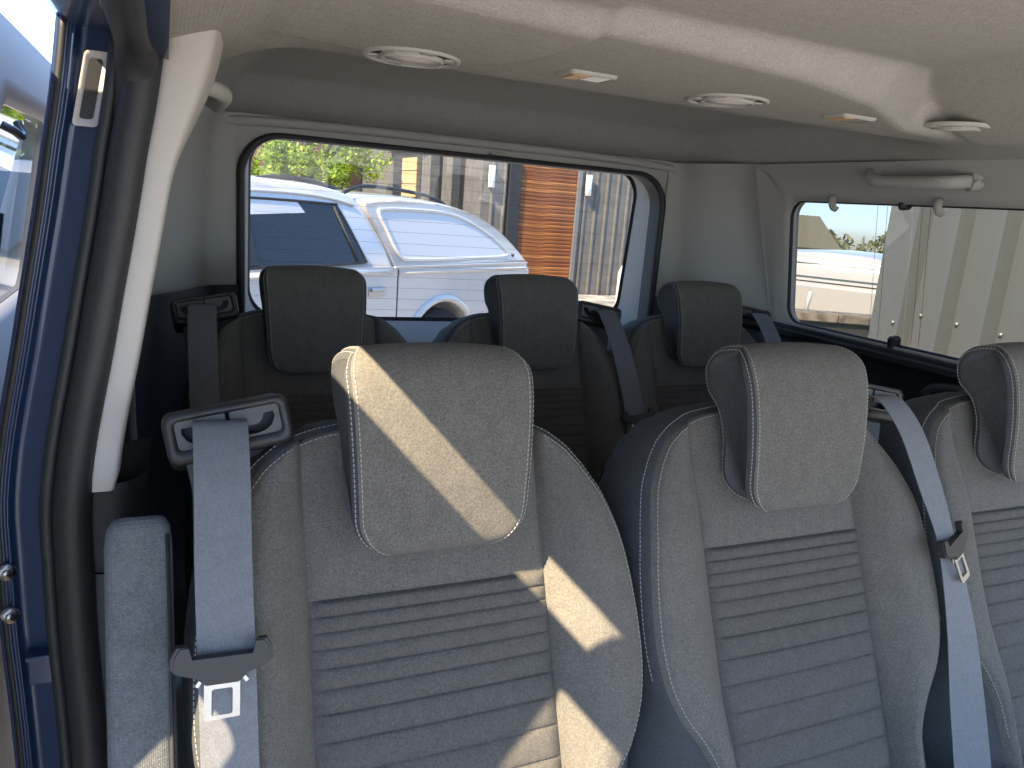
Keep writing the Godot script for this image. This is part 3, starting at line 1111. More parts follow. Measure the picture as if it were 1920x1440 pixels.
func make_vent(van: Node3D, at: Vector3) -> void:
	var v := holder("air_vent", van, at)
	var st := mb()
	var rows := []
	var secs := [[0.0585, 0.003], [0.058, -0.002], [0.0555, -0.0035], [0.0515, -0.003], [0.0495, 0.002]]
	for s in secs:
		var r := []
		for k in 48:
			var a := TAU * k / 48
			r.append(Vector3(cos(a) * s[0], s[1], sin(a) * s[0]))
		rows.append(r)
	for k in rows.size() - 1:
		strip(st, rows[k], rows[k + 1], true)
	put("outer_ring", st, M.trim_grey, v)
	st = mb()
	cyl(st, Vector3(0, -0.0002, 0), Vector3.UP, 0.0505, 0.001, 40)
	put("duct", st, M.black, v)
	# spokes between inner ring and outer ring
	for k in 6:
		st = mb()
		var a := TAU * (k + 0.35) / 6
		bx(st, Vector3(cos(a) * 0.0445, -0.0015, sin(a) * 0.0445), Vector3(0.013, 0.003, 0.017), 0.001, Basis(Vector3.UP, -a))
		put("spoke", st, M.trim_grey, v)
	# tilted inner disc
	st = mb()
	var tl := Basis(Vector3.RIGHT, 0.04)
	rows = []
	for s in [[0.038, 0.002], [0.0385, -0.0035], [0.0370, -0.0052], [0.033, -0.0048], [0.031, -0.0018]]:
		var r := []
		for k in 48:
			var a := TAU * k / 48
			r.append(tl * Vector3(cos(a) * s[0], s[1], sin(a) * s[0]))
		rows.append(r)
	for k in rows.size() - 1:
		strip(st, rows[k], rows[k + 1], true)
	put("inner_ring", st, M.trim_grey, v)
	st = mb()
	cyl(st, tl * Vector3(0, -0.0028, 0), tl * Vector3.UP, 0.032, 0.002, 32)
	put("flap", st, M.trim_pale, v)

func make_lamp(van: Node3D, at: Vector3) -> void:
	var v := holder("reading_lamp", van, at)
	var st := mb()
	var o := lift(rrect(-0.034, -0.024, 0.034, 0.024, 0.006, 4), func(p): return Vector3(p.x, 0.001, p.y))
	var o2 := lift(rrect(-0.033, -0.023, 0.033, 0.023, 0.006, 4), func(p): return Vector3(p.x, -0.004, p.y))
	var o3 := lift(rrect(-0.029, -0.019, 0.029, 0.019, 0.004, 4), func(p): return Vector3(p.x, -0.0045, p.y))
	strip(st, o, o2, true)
	strip(st, o2, o3, true)
	put("bezel", st, M.trim_grey, v)
	st = mb()
	bx(st, Vector3(0.012, -0.0025, 0), Vector3(0.030, 0.004, 0.036), 0.001)
	put("lens", st, M.lamp_lens, v)
	st = mb()
	bx(st, Vector3(-0.016, -0.003, 0.0), Vector3(0.024, 0.005, 0.036), 0.001, Basis(Vector3.BACK, 0.06))
	put("switch", st, M.amber, v)

func grab(van: Node3D, off: Vector3, pts: Array, r: float) -> void:
	var st := mb()
	tube(st, catmull(pts, 6, false), r, 12)
	var g := put("grab_handle", st, M.trim_grey, van)
	g.position = off
	for e in [[0, 1], [pts.size() - 1, pts.size() - 2]]:
		st = mb()
		var d: Vector3 = (pts[e[0]] - pts[e[1]]).normalized()
		cyl(st, pts[e[0]] + d * 0.008, d, r * 1.5, 0.02, 14)
		put("foot", st, M.trim_grey, g)

func lean(y: float) -> float:
	return table(LEAN, y)

func vert_loft(st: SurfaceTool, sec: Array, y0: float, y1: float, n: int, extra: Callable, flip := false) -> void:
	grid(st, func(i: float, j: float) -> Vector3:
		var f := i * (sec.size() - 1)
		var k := mini(int(f), sec.size() - 2)
		var p: Vector2 = sec[k].lerp(sec[k + 1], f - k)
		var y := lerpf(y0, y1, j)
		var e: Vector2 = extra.call(i, y)
		return Vector3(lean(y) + p.x + e.x, y, p.y + e.y), (sec.size() - 1) * 2, n, flip)

func make_door_pillar(van: Node3D, off: Vector3) -> void:
	var none := func(_i: float, _y: float) -> Vector2: return Vector2.ZERO
	# pale trim, flaring into the headliner at its top
	var st := mb()
	var sec := [Vector2(-0.006, -0.864), Vector2(-0.003, -0.853), Vector2(0.0, -0.8505), Vector2(0.016, -0.8500), Vector2(0.0195, -0.8515), Vector2(0.0215, -0.856), Vector2(0.0225, -0.875), Vector2(0.0225, -0.92), Vector2(0.0220, -0.96)]
	vert_loft(st, sec, 1.358, 1.836, 60, func(i: float, y: float) -> Vector2:
		var f := smoothstep(1.66, 1.83, y)
		var b := smoothstep(1.375, 1.358, y)
		return Vector2(0.033 * f * i - 0.004 * b * i, -0.004 * b))
	var o := put("pillar_trim", st, M.trim_pale, van)
	o.position = off
	# lower, dark pillar covers: two panels with a joint
	st = mb()
	vert_loft(st, [Vector2(-0.012, -0.885), Vector2(0.0, -0.875), Vector2(0.05, -0.905), Vector2(0.05, -0.95)], 0.60, 1.40, 20, none)
	o = put("pillar_core", st, M.black, van)
	o.position = off
	for part in [[1.262, 1.362], [0.62, 1.2595]]:
		st = mb()
		var lo: float = part[0]
		var hi: float = part[1]
		vert_loft(st, catmull([Vector2(-0.006, -0.872), Vector2(0.0, -0.862), Vector2(0.03, -0.866), Vector2(0.05, -0.90)], 4, false), lo, hi, 20, func(_i: float, y: float) -> Vector2:
			return Vector2(0.0, -0.003 * (smoothstep(hi - 0.006, hi, y) + smoothstep(lo + 0.006, lo, y))))
		o = put("pillar_cover", st, M.trim_dark if lo > 1.0 else M.trim_mid, van)
		o.position = off
	# wide textured seal
	st = mb()
	var bulb := []
	for k in 13:
		var a := PI * k / 12.0
		bulb.append(Vector2(-0.0185 - cos(a) * 0.0185, -0.868 + 0.028 * pow(sin(a), 0.7)))
	bulb.reverse()
	vert_loft(st, bulb, 0.60, 1.835, 70, none, true)
	o = put("door_seal", st, M.rubber, van)
	o.position = off
	st = mb()
	var lip := []
	for k in 60:
		var y := lerpf(0.60, 1.83, k / 59.0)
		lip.append(Vector3(lean(y) - 0.0425, y, -0.864))
	tube(st, lip, 0.0065, 10)
	o = put("seal_lip", st, M.rubber, van)
	o.position = off
	# painted jamb, stepped
	st = mb()
	var js := [Vector2(-0.040, -0.874), Vector2(-0.045, -0.880), Vector2(-0.060, -0.884), Vector2(-0.0735, -0.888), Vector2(-0.0765, -0.884), Vector2(-0.0790, -0.879), Vector2(-0.0820, -0.884), Vector2(-0.0850, -0.8800), Vector2(-0.0885, -0.886), Vector2(-0.0935, -0.884), Vector2(-0.0965, -0.892), Vector2(-0.0980, -1.03)]
	vert_loft(st, js, 0.45, 1.90, 60, none, true)
	o = put("door_jamb", st, M.paint, van)
	o.position = off
	# door strip rubber on the outer edge
	st = mb()
	lip = []
	for k in 60:
		var y := lerpf(0.60, 1.83, k / 59.0)
		lip.append(Vector3(lean(y) - 0.0880, y, -0.8835))
	tube(st, lip, 0.004, 8)
	o = put("edge_strip", st, M.black, van)
	o.position = off
	# latch plate high on the jamb with its slot
	st = mb()
	for q in [[1.758, 0.060, 0.012]]:
		var y: float = q[0]
		var x := lean(y) - 0.0600
		var fr := rrect(-0.011, -0.035, 0.011, 0.035, 0.004, 4)
		var inn := rrect(-0.006, -0.028, 0.006, 0.028, 0.003, 4)
		var a := lift(fr, func(p): return Vector3(x + p.x + p.y * 0.2, y + p.y, -0.8795))
		var b := lift(inn, func(p): return Vector3(x + p.x + p.y * 0.2, y + p.y, -0.8795))
		var c := lift(inn, func(p): return Vector3(x + p.x + p.y * 0.2, y + p.y, -0.884))
		strip(st, a, b, true, true)
		strip(st, b, c, true, true)
	o = put("latch_plate", st, M.trim_pale, van)
	o.position = off
	st = mb()
	bx(st, Vector3(lean(1.758) - 0.0600, 1.758, -0.8805), Vector3(0.014, 0.058, 0.002), 0.0, Basis(Vector3.BACK, -0.2))
	o = put("latch_slot", st, M.black, van)
	o.position = off
	# bolts low on the jamb
	for y in [1.268, 1.218]:
		st = mb()
		cyl(st, Vector3(lean(y) - 0.0825, y, -0.877), Vector3.BACK, 0.009, 0.006, 14)
		cyl(st, Vector3(lean(y) - 0.0825, y, -0.873), Vector3.BACK, 0.004, 0.005, 10)
		o = put("jamb_bolt", st, M.metal, van)
		o.position = off
	st = mb()
	bx(st, Vector3(lean(1.15) - 0.0600, 1.168, -0.880), Vector3(0.024, 0.006, 0.03), 0.001)
	bx(st, Vector3(lean(1.15) - 0.0600, 1.148, -0.884), Vector3(0.024, 0.034, 0.02), 0.002)
	o = put("jamb_step", st, M.paint, van)
	o.position = off
	st = mb()
	bx(st, Vector3(-0.16, 0.52, -0.15), Vector3(0.12, 0.05, 1.5), 0.01)
	o = put("door_sill", st, M.plastic, van)
	o.position = off

func door_x(y: float) -> float:
	return table([[0.5, -0.235], [1.2, -0.262], [1.36, -0.258], [1.53, -0.235], [1.75, -0.20], [1.86, -0.182], [1.95, -0.172]], y)

func make_sliding_door(van: Node3D, off: Vector3) -> void:
	var d := holder("sliding_door", van, off)
	var F := func(p: Vector2) -> Vector3: return Vector3(door_x(p.y), p.y, p.x)
	# inner trim: rear window, plus added forward part whose two holes shape the sunlight
	var rear := rrect(-1.98, 1.43, -1.27, 1.775, 0.055, 6)
	var front := []  # added slot in the forward part, passes sun to the belt
	for p in rrect(-0.57, 1.10, -0.449, 1.565, 0.02, 6):
		front.append(p + Vector2((p.y - 1.10) * 0.10 if p.x < -0.5 else 0.0, 0.0))
	var sun_hole := rrect(-0.36, 1.62, -0.235, 1.835, 0.03, 6)  # added hole, passes sun to the seat bolster
	var st := mb()
	var cells := [[-2.05, -1.14, rear], [-1.14, -0.42, front], [-0.42, -0.12, sun_hole]]
	for c in cells:
		frame_ring(st, rrect(c[0], 0.60, c[1], 1.865, 0.002, 6), c[2], F, true)
		strip(st, lift(c[2], F), lift(c[2], func(p): return F.call(p) + Vector3(-0.035, 0, 0)), true, true)
	put("door_trim", st, M.trim_pale, d)
	st = mb()
	var skin := func(p: Vector2) -> Vector3: return Vector3(door_x(p.y) - 0.05, p.y, p.x)
	for c in cells:
		var big := []
		for p in c[2]:
			big.append(p + Vector2(0.012 if p.x > (c[0] + c[1]) * 0.5 else -0.005, 0.05 if p.y > 1.5 else 0.0))
		frame_ring(st, rrect(c[0], 0.45, c[1], 1.885, 0.002, 6), big, skin, false)
	strip(st, lift(rrect(-2.05, 0.60, -0.12, 1.865, 0.02, 6), F), lift(rrect(-2.06, 0.45, -0.115, 1.885, 0.02, 6), skin), true, true)
	put("door_skin", st, M.paint, d)
	for r in [[-1.99, -1.26, 1.42, 1.785], [-0.575, -0.435, 1.095, 1.62], [-0.365, -0.230, 1.615, 1.86]]:  # rear pane is the window, the other two fill the added sun holes
		st = mb()
		grid(st, func(i: float, j: float) -> Vector3: return F.call(Vector2(lerpf(r[0], r[1], i), lerpf(r[2], r[3], j))) + Vector3(-0.036, 0, 0), 2, 6)
		put("door_glass", st, M.side_glass if r[0] < -1.5 else M.clear_glass, d)
	# added block at the front corner of the door, stops sun through the gap
	st = mb()
	bx(st, Vector3(-0.155, 1.864, -0.215), Vector3(0.10, 0.060, 0.24), 0.006)
	put("added_front_blocker", st, M.plastic, d)
	st = mb()
	bx(st, Vector3(-0.155, 1.864, -0.735), Vector3(0.10, 0.060, 0.17), 0.006)  # added block above the door, keeps sun off the pillar trim
	put("added_rear_blocker", st, M.plastic, d)
	# pull hook on the rear window
	st = mb()
	tube(st, catmull([F.call(Vector2(-1.29, 1.735)), F.call(Vector2(-1.295, 1.728)) + Vector3(0.015, 0, 0), F.call(Vector2(-1.31, 1.722)) + Vector3(0.022, 0, 0), F.call(Vector2(-1.325, 1.728)) + Vector3(0.020, 0, 0), F.call(Vector2(-1.33, 1.742)) + Vector3(0.012, 0, 0)], 5, false), 0.006, 8)
	put("window_hook", st, M.plastic_smooth, d)
	st = mb()
	tube(st, [F.call(Vector2(-1.24, 1.62)) + Vector3(0.012, 0, 0), F.call(Vector2(-1.24, 1.50)) + Vector3(0.012, 0, 0)], 0.012, 10)
	put("door_handle", st, M.plastic, d)

# ------------------------------------------------------------------ surroundings
func make_ground() -> void:
	var st := mb()
	grid(st, func(i: float, j: float) -> Vector3:
		var x := lerpf(-200.0, 200.0, i)
		var z := lerpf(-200.0, 200.0, j)
		var far := smoothstep(20.0, 120.0, Vector2(x, z).length())
		return Vector3(x, -3.5 * far * smoothstep(0.0, 60.0, x), z), 80, 80)
	var o := put("ground", st, M.concrete, self)
	o.set_meta("kind", "structure")
	o.set_meta("label", "pale concrete yard the vehicles stand on")

func make_pickup() -> void:
	var ax := Vector3(0.8336, 0, -0.5524)
	var t := thing("pickup_truck", "white pickup truck with a hardtop canopy parked behind the van", "pickup truck")
	# local: x along the truck (rear = +), y up, z towards the viewer side
	t.transform = Transform3D(Basis(ax, Vector3.UP, Vector3(0.5524, 0, 0.8336)), Vector3(1.678, 0, -6.092))
	var half := 0.92
	# lower body sides, outline seen from the side
	var body := [Vector2(-3.3, 0.45), Vector2(-3.3, 0.98), Vector2(-2.35, 1.08), Vector2(-1.4, 1.14), Vector2(2.02, 1.115), Vector2(2.08, 1.05), Vector2(2.10, 0.52), Vector2(1.18, 0.50)]
	for k in 9:
		var a := PI * k / 8.0
		body.append(Vector2(0.66 + cos(a) * 0.45, 0.42 + sin(a) * 0.40))
	body.append(Vector2(0.15, 0.42))
	body.append(Vector2(-1.9, 0.42))
	for k in 9:
		var a := PI * k / 8.0
		body.append(Vector2(-2.45 + cos(a) * 0.45, 0.42 + sin(a) * 0.40))
	var st := mb()
	body.reverse()
	plate(st, body, Vector3(0, 0, -2.0 * half), Vector3.RIGHT, Vector3.UP, Vector3.BACK, 2.0 * half)
	var bd := put("body", st, M.white_paint, t)
	# shoulder roll along the bed and doors, wheel-arch flare
	st = mb()
	tube(st, [Vector3(0.06, 1.085, -0.012), Vector3(1.0, 1.085, -0.008), Vector3(2.0, 1.075, -0.02)], 0.03, 10)
	put("bed_rail", st, M.white_paint, bd)
	st = mb()
	tube(st, [Vector3(-1.6, 1.10, -0.012), Vector3(-0.8, 1.10, -0.008), Vector3(-0.02, 1.09, -0.012)], 0.028, 10)
	put("door_shoulder", st, M.white_paint, bd)
	for cx in [0.66, -2.45]:
		st = mb()
		var fl := []
		for k in 17:
			var a := PI * k / 16.0
			fl.append(Vector3(cx + cos(a) * 0.47, 0.42 + sin(a) * 0.42, 0.0))
		tube(st, fl, 0.035, 8)
		put("wheel_arch", st, M.white_paint, bd)
		for zz in [0.0, -2.0 * half + 0.22]:
			var wh := holder("wheel", t, Vector3(cx, 0.37, zz - 0.13))
			st = mb()
			cyl(st, Vector3.ZERO, Vector3.BACK, 0.37, 0.22, 36)
			put("tyre", st, M.tyre, wh)
			st = mb()
			cyl(st, Vector3(0, 0, 0.0), Vector3.BACK, 0.23, 0.235, 28)
			put("rim", st, M.alloy, wh)
	# door / bed gap lines: thin dark recess strips
	st = mb()
	bx(st, Vector3(0.045, 0.80, 0.0015), Vector3(0.012, 0.62, 0.003))
	put("bed_gap", st, M.dark_frame, bd)
	st = mb()
	bx(st, Vector3(-0.42, 0.78, 0.0015), Vector3(0.008, 0.60, 0.003))
	put("door_gap", st, M.dark_frame, bd)
	st = mb()
	bx(st, Vector3(-0.20, 0.955, 0.018), Vector3(0.16, 0.03, 0.02), 0.008)
	bx(st, Vector3(-0.20, 0.94, 0.006), Vector3(0.20, 0.07, 0.006), 0.002)
	put("door_handle", st, M.alloy, bd)
	# cab: tapered loft, side leaning in
	var cab := holder("cab", t)
	var lean_in := func(y: float) -> float: return -0.02 - 0.20 * clampf((y - 1.13) / 0.55, 0.0, 1.0)
	var cs := [Vector2(0.0, 1.12), Vector2(-0.06, 1.30), Vector2(-0.16, 1.50), Vector2(-0.24, 1.60), Vector2(-0.36, 1.66), Vector2(-0.7, 1.70), Vector2(-1.2, 1.705), Vector2(-1.9, 1.68), Vector2(-2.15, 1.62), Vector2(-2.75, 1.16), Vector2(-2.8, 1.08)]
	cs = catmull(cs, 3, false)
	st = mb()
	var pl := PackedVector2Array()
	for p in cs:
		pl.append(p)
	pl.append(Vector2(-2.8, 1.06))
	pl.append(Vector2(0.0, 1.06))
	var ids := Geometry2D.triangulate_polygon(pl)
	for sd in [0, 1]:
		for i in range(0, ids.size(), 3):
			var q := []
			for k in 3:
				var p := pl[ids[i + k]]
				var z: float = lean_in.call(p.y)
				q.append(Vector3(p.x, p.y, z if sd == 0 else -2.0 * half - z))
			if sd == 0:
				tri(st, q[0], q[2], q[1])
			else:
				tri(st, q[0], q[1], q[2])
	# roof strip with rounded shoulder
	var prev := []
	for s in [[0.0, 0.0], [0.03, 0.018], [0.09, 0.032], [0.25, 0.045], [half, 0.055]]:
		var rowa := []
		for p in cs:
			rowa.append(Vector3(p.x, p.y + s[1] * clampf((p.y - 1.3) / 0.3, 0.0, 1.0), lean_in.call(p.y) - s[0]))
		if prev.size() > 0:
			strip(st, prev, rowa, false, true)
		prev = rowa
	var mir := []
	for p in prev:
		mir.append(Vector3(p.x, p.y, -2.0 * half - lean_in.call(p.y) * 0.0 + 0.2))
	strip(st, prev, mir, false, true)
	put("cab_shell", st, M.white_paint, cab)
	st = mb()
	var wsr := []
	var wsl := []
	for q in [Vector2(-2.20, 1.60), Vector2(-2.45, 1.42), Vector2(-2.72, 1.20)]:
		wsr.append(Vector3(q.x - 0.03, q.y + 0.05, -0.26))
		wsl.append(Vector3(q.x - 0.03, q.y + 0.05, -1.58))
	strip(st, wsr, wsl)
	put("windscreen", st, M.car_glass, cab)
	# side window: rounded frame then dark glass
	var wl := [Vector2(-2.35, 1.17), Vector2(-1.95, 1.50), Vector2(-1.72, 1.58), Vector2(-1.3, 1.600), Vector2(-0.55, 1.590), Vector2(-0.47, 1.56), Vector2(-0.32, 1.24), Vector2(-0.31, 1.19), Vector2(-0.37, 1.165), Vector2(-1.2, 1.155)]
	var wc := catmull(wl, 4, true)
	var W := func(p: Vector2, d: float) -> Vector3: return Vector3(p.x, p.y, lean_in.call(p.y) + d)
	st = mb()
	var pw := PackedVector2Array()
	for p in wc:
		pw.append(p)
	ids = Geometry2D.triangulate_polygon(pw)
	for i in range(0, ids.size(), 3):
		tri(st, W.call(pw[ids[i]], 0.004), W.call(pw[ids[i + 2]], 0.004), W.call(pw[ids[i + 1]], 0.004))
	put("side_window", st, M.car_glass, cab)
	st = mb()
	tube(st, lift(wc, func(p): return W.call(p, 0.004)), 0.010, 6, true)
	put("window_trim", st, M.dark_frame, cab)
	st = mb()
	tube(st, [W.call(Vector2(-0.515, 1.575), 0.007), W.call(Vector2(-0.385, 1.17), 0.007)], 0.012, 6)
	put("window_divider", st, M.bumper, cab)
	st = mb()
	bx(st, W.call(Vector2(-1.37, 1.37), 0.006), Vector3(0.09, 0.44, 0.012), 0.002, Basis(Vector3.RIGHT, -0.35))
	put("door_pillar", st, M.dark_frame, cab)
	# gutter line above the windows
	st = mb()
	var gu := []
	for p in cs:
		if p.x < -0.3 and p.x > -2.1:
			gu.append(W.call(Vector2(p.x, p.y - 0.055), 0.006))
	tube(st, gu, 0.012, 6)
	put("gutter", st, M.white_paint, cab)
	# canopy
	var can := holder("canopy", t)
	var lc := func(y: float) -> float: return -0.01 - 0.17 * clampf((y - 1.12) / 0.52, 0.0, 1.0)
	var cc := catmull([Vector2(0.03, 1.135), Vector2(-0.07, 1.36), Vector2(-0.17, 1.56), Vector2(-0.12, 1.615), Vector2(0.35, 1.645), Vector2(0.85, 1.625), Vector2(1.30, 1.55), Vector2(1.62, 1.44), Vector2(1.88, 1.27), Vector2(2.03, 1.14)], 4, false)
	st = mb()
	pl = PackedVector2Array()
	for p in cc:
		pl.append(p)
	ids = Geometry2D.triangulate_polygon(pl)
	for i in range(0, ids.size(), 3):
		var q := []
		for k in 3:
			var p := pl[ids[i + k]]
			q.append(Vector3(p.x, p.y, lc.call(p.y)))
		tri(st, q[0], q[2], q[1])
	prev = []
	for s in [[0.0, 0.0], [0.02, 0.015], [0.07, 0.03], [0.2, 0.045], [half, 0.06], [1.5, 0.05]]:
		var rowb := []
		for p in cc:
			rowb.append(Vector3(p.x, p.y + s[1] * clampf((p.y - 1.2) / 0.3, 0.0, 1.0), lc.call(p.y) - s[0]))
		if prev.size() > 0:
			strip(st, prev, rowb, false, true)
		prev = rowb
	put("canopy_shell", st, M.white_paint, can)
	# blank side panel, slightly sunk, with a soft rounded frame
	var pc := catmull([Vector2(0.10, 1.22), Vector2(0.0, 1.42), Vector2(-0.05, 1.545), Vector2(0.05, 1.575), Vector2(0.6, 1.578), Vector2(1.0, 1.545), Vector2(1.4, 1.41), Vector2(1.68, 1.25), Vector2(1.66, 1.195), Vector2(1.2, 1.182), Vector2(0.3, 1.180)], 4, true)
	st = mb()
	tube(st, lift(pc, func(p): return Vector3(p.x, p.y, lc.call(p.y) + 0.002)), 0.018, 8, true)
	put("panel_frame", st, M.white_paint, can)
	st = mb()
	pw = PackedVector2Array()
	for p in pc:
		pw.append(p)
	ids = Geometry2D.triangulate_polygon(pw)
	for i in range(0, ids.size(), 3):
		var q := []
		for k in 3:
			var p := pw[ids[i + k]]
			q.append(Vector3(p.x, p.y, lc.call(p.y) + 0.004))
		tri(st, q[0], q[2], q[1])
	put("side_panel", st, M.white_paint, can)
	st = mb()
	bx(st, Vector3(1.0, 1.128, 0.012), Vector3(2.02, 0.018, 0.02), 0.003)
	put("canopy_skirt", st, M.white_paint, can)
	st = mb()
	cyl(st, Vector3(1.80, 1.20, lc.call(1.20) + 0.006), Vector3.BACK, 0.016, 0.014, 12)
	put("canopy_lock", st, M.dark_frame, can)
	# roof rails
	for r in [[[Vector3(-1.15, 1.71, -0.35), Vector3(-1.0, 1.745, -0.35), Vector3(-0.8, 1.755, -0.35), Vector3(-0.55, 1.745, -0.35), Vector3(-0.35, 1.70, -0.35)]], [[Vector3(-0.30, 1.675, -0.30), Vector3(-0.18, 1.72, -0.30), Vector3(0.0, 1.745, -0.30), Vector3(0.4, 1.735, -0.30), Vector3(0.8, 1.70, -0.30), Vector3(1.0, 1.64, -0.30)]], [[Vector3(-0.20, 1.70, -1.35), Vector3(0.0, 1.745, -1.35), Vector3(0.5, 1.735, -1.35), Vector3(1.0, 1.64, -1.35)]]]:
		st = mb()
		tube(st, catmull(r[0], 5, false), 0.016, 8)
		put("roof_rail", st, M.dark_frame, t)

func ribbed_wall(st: SurfaceTool, a: Vector3, b: Vector3, y0: float, y1: float, pitch: float, depth: float, rib: float) -> void:
	# profile along a->b, ribs stand out along n
	var d := (b - a)
	var l := d.length()
	d /= l
	var n := d.cross(Vector3.UP)
	var bot := []
	var top := []
	var s := 0.0
	while s < l:
		for q in [[0.0, 0.0], [pitch - rib, 0.0], [pitch - rib + depth * 0.6, depth], [pitch - depth * 0.6, depth]]:
			var p: Vector3 = a + d * minf(s + q[0], l) + n * q[1]
			bot.append(p + Vector3.UP * y0)
			top.append(p + Vector3.UP * y1)
		s += pitch
	bot.append(b + Vector3.UP * y0)
	top.append(b + Vector3.UP * y1)
	st.set_smooth_group(-1)
	strip(st, bot, top, false, true)
	st.set_smooth_group(0)

func make_units() -> void:
	# dark grey industrial unit with a side wall receding and a front with a timber door
	var t := thing("industrial_unit", "grey ribbed metal industrial unit with orange timber slat door behind the pickup", "building", Vector3(6.0, 0, -14.0))
	var W := 4.6
	var H := 4.2
	# front wall pieces (local: x to the right, z=0 front plane)
	var st := mb()
	ribbed_wall(st, Vector3(1.50, 0, 0), Vector3(W, 0, 0), 0.0, H, 0.25, 0.035, 0.07)
	put("wall_cladding", st, M.cladding, t)
	st = mb()
	ribbed_wall(st, Vector3(-0.52, 0, 0), Vector3(0.0, 0, 0), 0.0, H, 0.25, 0.035, 0.07)
	put("wall_cladding", st, M.cladding, t)
	st = mb()
	bx(st, Vector3(0.75, 3.35, -0.02), Vector3(1.5, 1.7, 0.04), 0.0)
	put("header_panel", st, M.dark_frame, t)
	st = mb()
	bx(st, Vector3(0.125, 1.25, 0.03), Vector3(0.25, 2.5, 0.16), 0.01)
	put("door_post", st, M.dark_frame, t)
	# timber slats
	st = mb()
	bx(st, Vector3.ZERO, Vector3(1.235, 0.068, 0.03), 0.006)
	var sm := committed(st)
	for k in 33:
		var o := share("timber_slat", sm, M.timber[rng.randi() % 4], t)
		o.position = Vector3(0.87, 0.06 + 0.075 * k, 0.02 + rng.randf_range(-0.003, 0.003))
	st = mb()
	bx(st, Vector3(0.87, 1.25, -0.02), Vector3(1.24, 2.5, 0.03))
	put("door_backing", st, M.dark_frame, t)
	st = mb()
	bx(st, Vector3(1.54, 2.1, 0.02), Vector3(0.10, 4.2, 0.10), 0.01)
	put("corner_trim", st, M.cladding_near, t)
	for x in [-0.37, 1.72]:
		var lp := holder("wall_lamp", t, Vector3(x, 2.19, 0.06))
		st = mb()
		bx(st, Vector3(0, 0, -0.02), Vector3(0.10, 0.40, 0.06), 0.02)
		put("backplate", st, M.dark_frame, lp)
		st = mb()
		tube(st, [Vector3(0, -0.20, 0.04), Vector3(0, 0.20, 0.04)], 0.065, 14)
		put("diffuser", st, M.white_mark, lp)
	# side wall runs straight back from the corner
	st = mb()
	ribbed_wall(st, Vector3(-0.52, 0, -15.5), Vector3(-0.52, 0, 0), 0.0, H, 0.25, 0.03, 0.06)
	put("side_cladding", st, M.cladding, t)
	for q in [[-1.2, 0.45, 0.0, 2.9], [-2.6, 0.6, 0.0, 2.9]]:
		st = mb()
		bx(st, Vector3(-0.56, (q[2] + q[3]) * 0.5, q[0]), Vector3(0.14, q[3] - q[2], q[1]), 0.01)
		put("door_post", st, M.dark_frame, t)
	for q in [[-5.0, 2.4, 0.0, 2.75], [-10.8, 1.9, 1.0, 2.5]]:
		var op := holder("side_opening", t, Vector3(-0.53, 0, q[0]))
		st = mb()
		bx(st, Vector3(-0.02, (q[2] + q[3]) * 0.5, 0), Vector3(0.06, q[3] - q[2], q[1]), 0.0)
		put("frame", st, M.dark_frame, op)
		if q[1] > 2.0:
			for k in 8:
				st = mb()
				bx(st, Vector3(-0.07, 0.30 + k * 0.31, 0.35), Vector3(0.03, 0.29, 1.2), 0.005)
				put("timber_board", st, M.timber_pale, op)
			st = mb()
			bx(st, Vector3(-0.10, 2.86, 0.0), Vector3(0.14, 0.14, 3.2), 0.01)
			put("lintel", st, M.cladding_near, op)
		else:
			st = mb()
			bx(st, Vector3(-0.06, 1.75, 0.0), Vector3(0.02, 1.36, 1.75))
			put("pane", st, M.car_glass, op)
	st = mb()
	tube(st, [Vector3(-0.60, 0, -15.45), Vector3(-0.60, H, -15.45)], 0.09, 8)
	put("downpipe", st, M.dark_frame, t)
	st = mb()
	bx(st, Vector3(W * 0.5 - 0.25, H + 0.1, -7.8), Vector3(W + 0.6, 0.2, 16.0), 0.02)
	put("roof", st, M.dark_frame, t)
	st = mb()
	bx(st, Vector3(W, H * 0.5, -7.8), Vector3(0.1, H, 15.6), 0.0)
	bx(st, Vector3(W * 0.5 - 0.25, H * 0.5, -15.55), Vector3(W + 0.5, H, 0.1), 0.0)
	put("rear_wall", st, M.cladding, t)
	# far brick house
	var b := thing("brick_house", "red brick house with pale eaves behind the bright green tree", "house", Vector3(2.5, 0, -36.0))
	st = mb()
	bx(st, Vector3(1.5, 3.0, -3.0), Vector3(13.0, 6.0, 5.9))
	put("wall", st, M.mortar, b)
	st = mb()
	bx(st, Vector3.ZERO, Vector3(0.56, 0.20, 0.04), 0.01)
	var bm := committed(st)
	for r in 14:
		for c in 21:
			var o := share("brick", bm, M.brick[rng.randi() % 3], b)
			o.position = Vector3(-4.4 + c * 0.585 + (0.29 if r % 2 else 0.0), 2.0 + r * 0.225, -0.035)
	st = mb()
	bx(st, Vector3(1.5, 5.35, -0.2), Vector3(13.4, 0.30, 0.9), 0.03)
	put("eaves", st, M.white_mark, b)
	st = mb()
	var rf := [Vector2(-0.6, 5.5), Vector2(-3.0, 8.2), Vector2(-6.6, 5.5)]
	plate(st, rf, Vector3(-5.3, 0, 0), Vector3.BACK, Vector3.UP, Vector3.RIGHT, 13.6)
	put("roof", st, M.roof_tile, b)

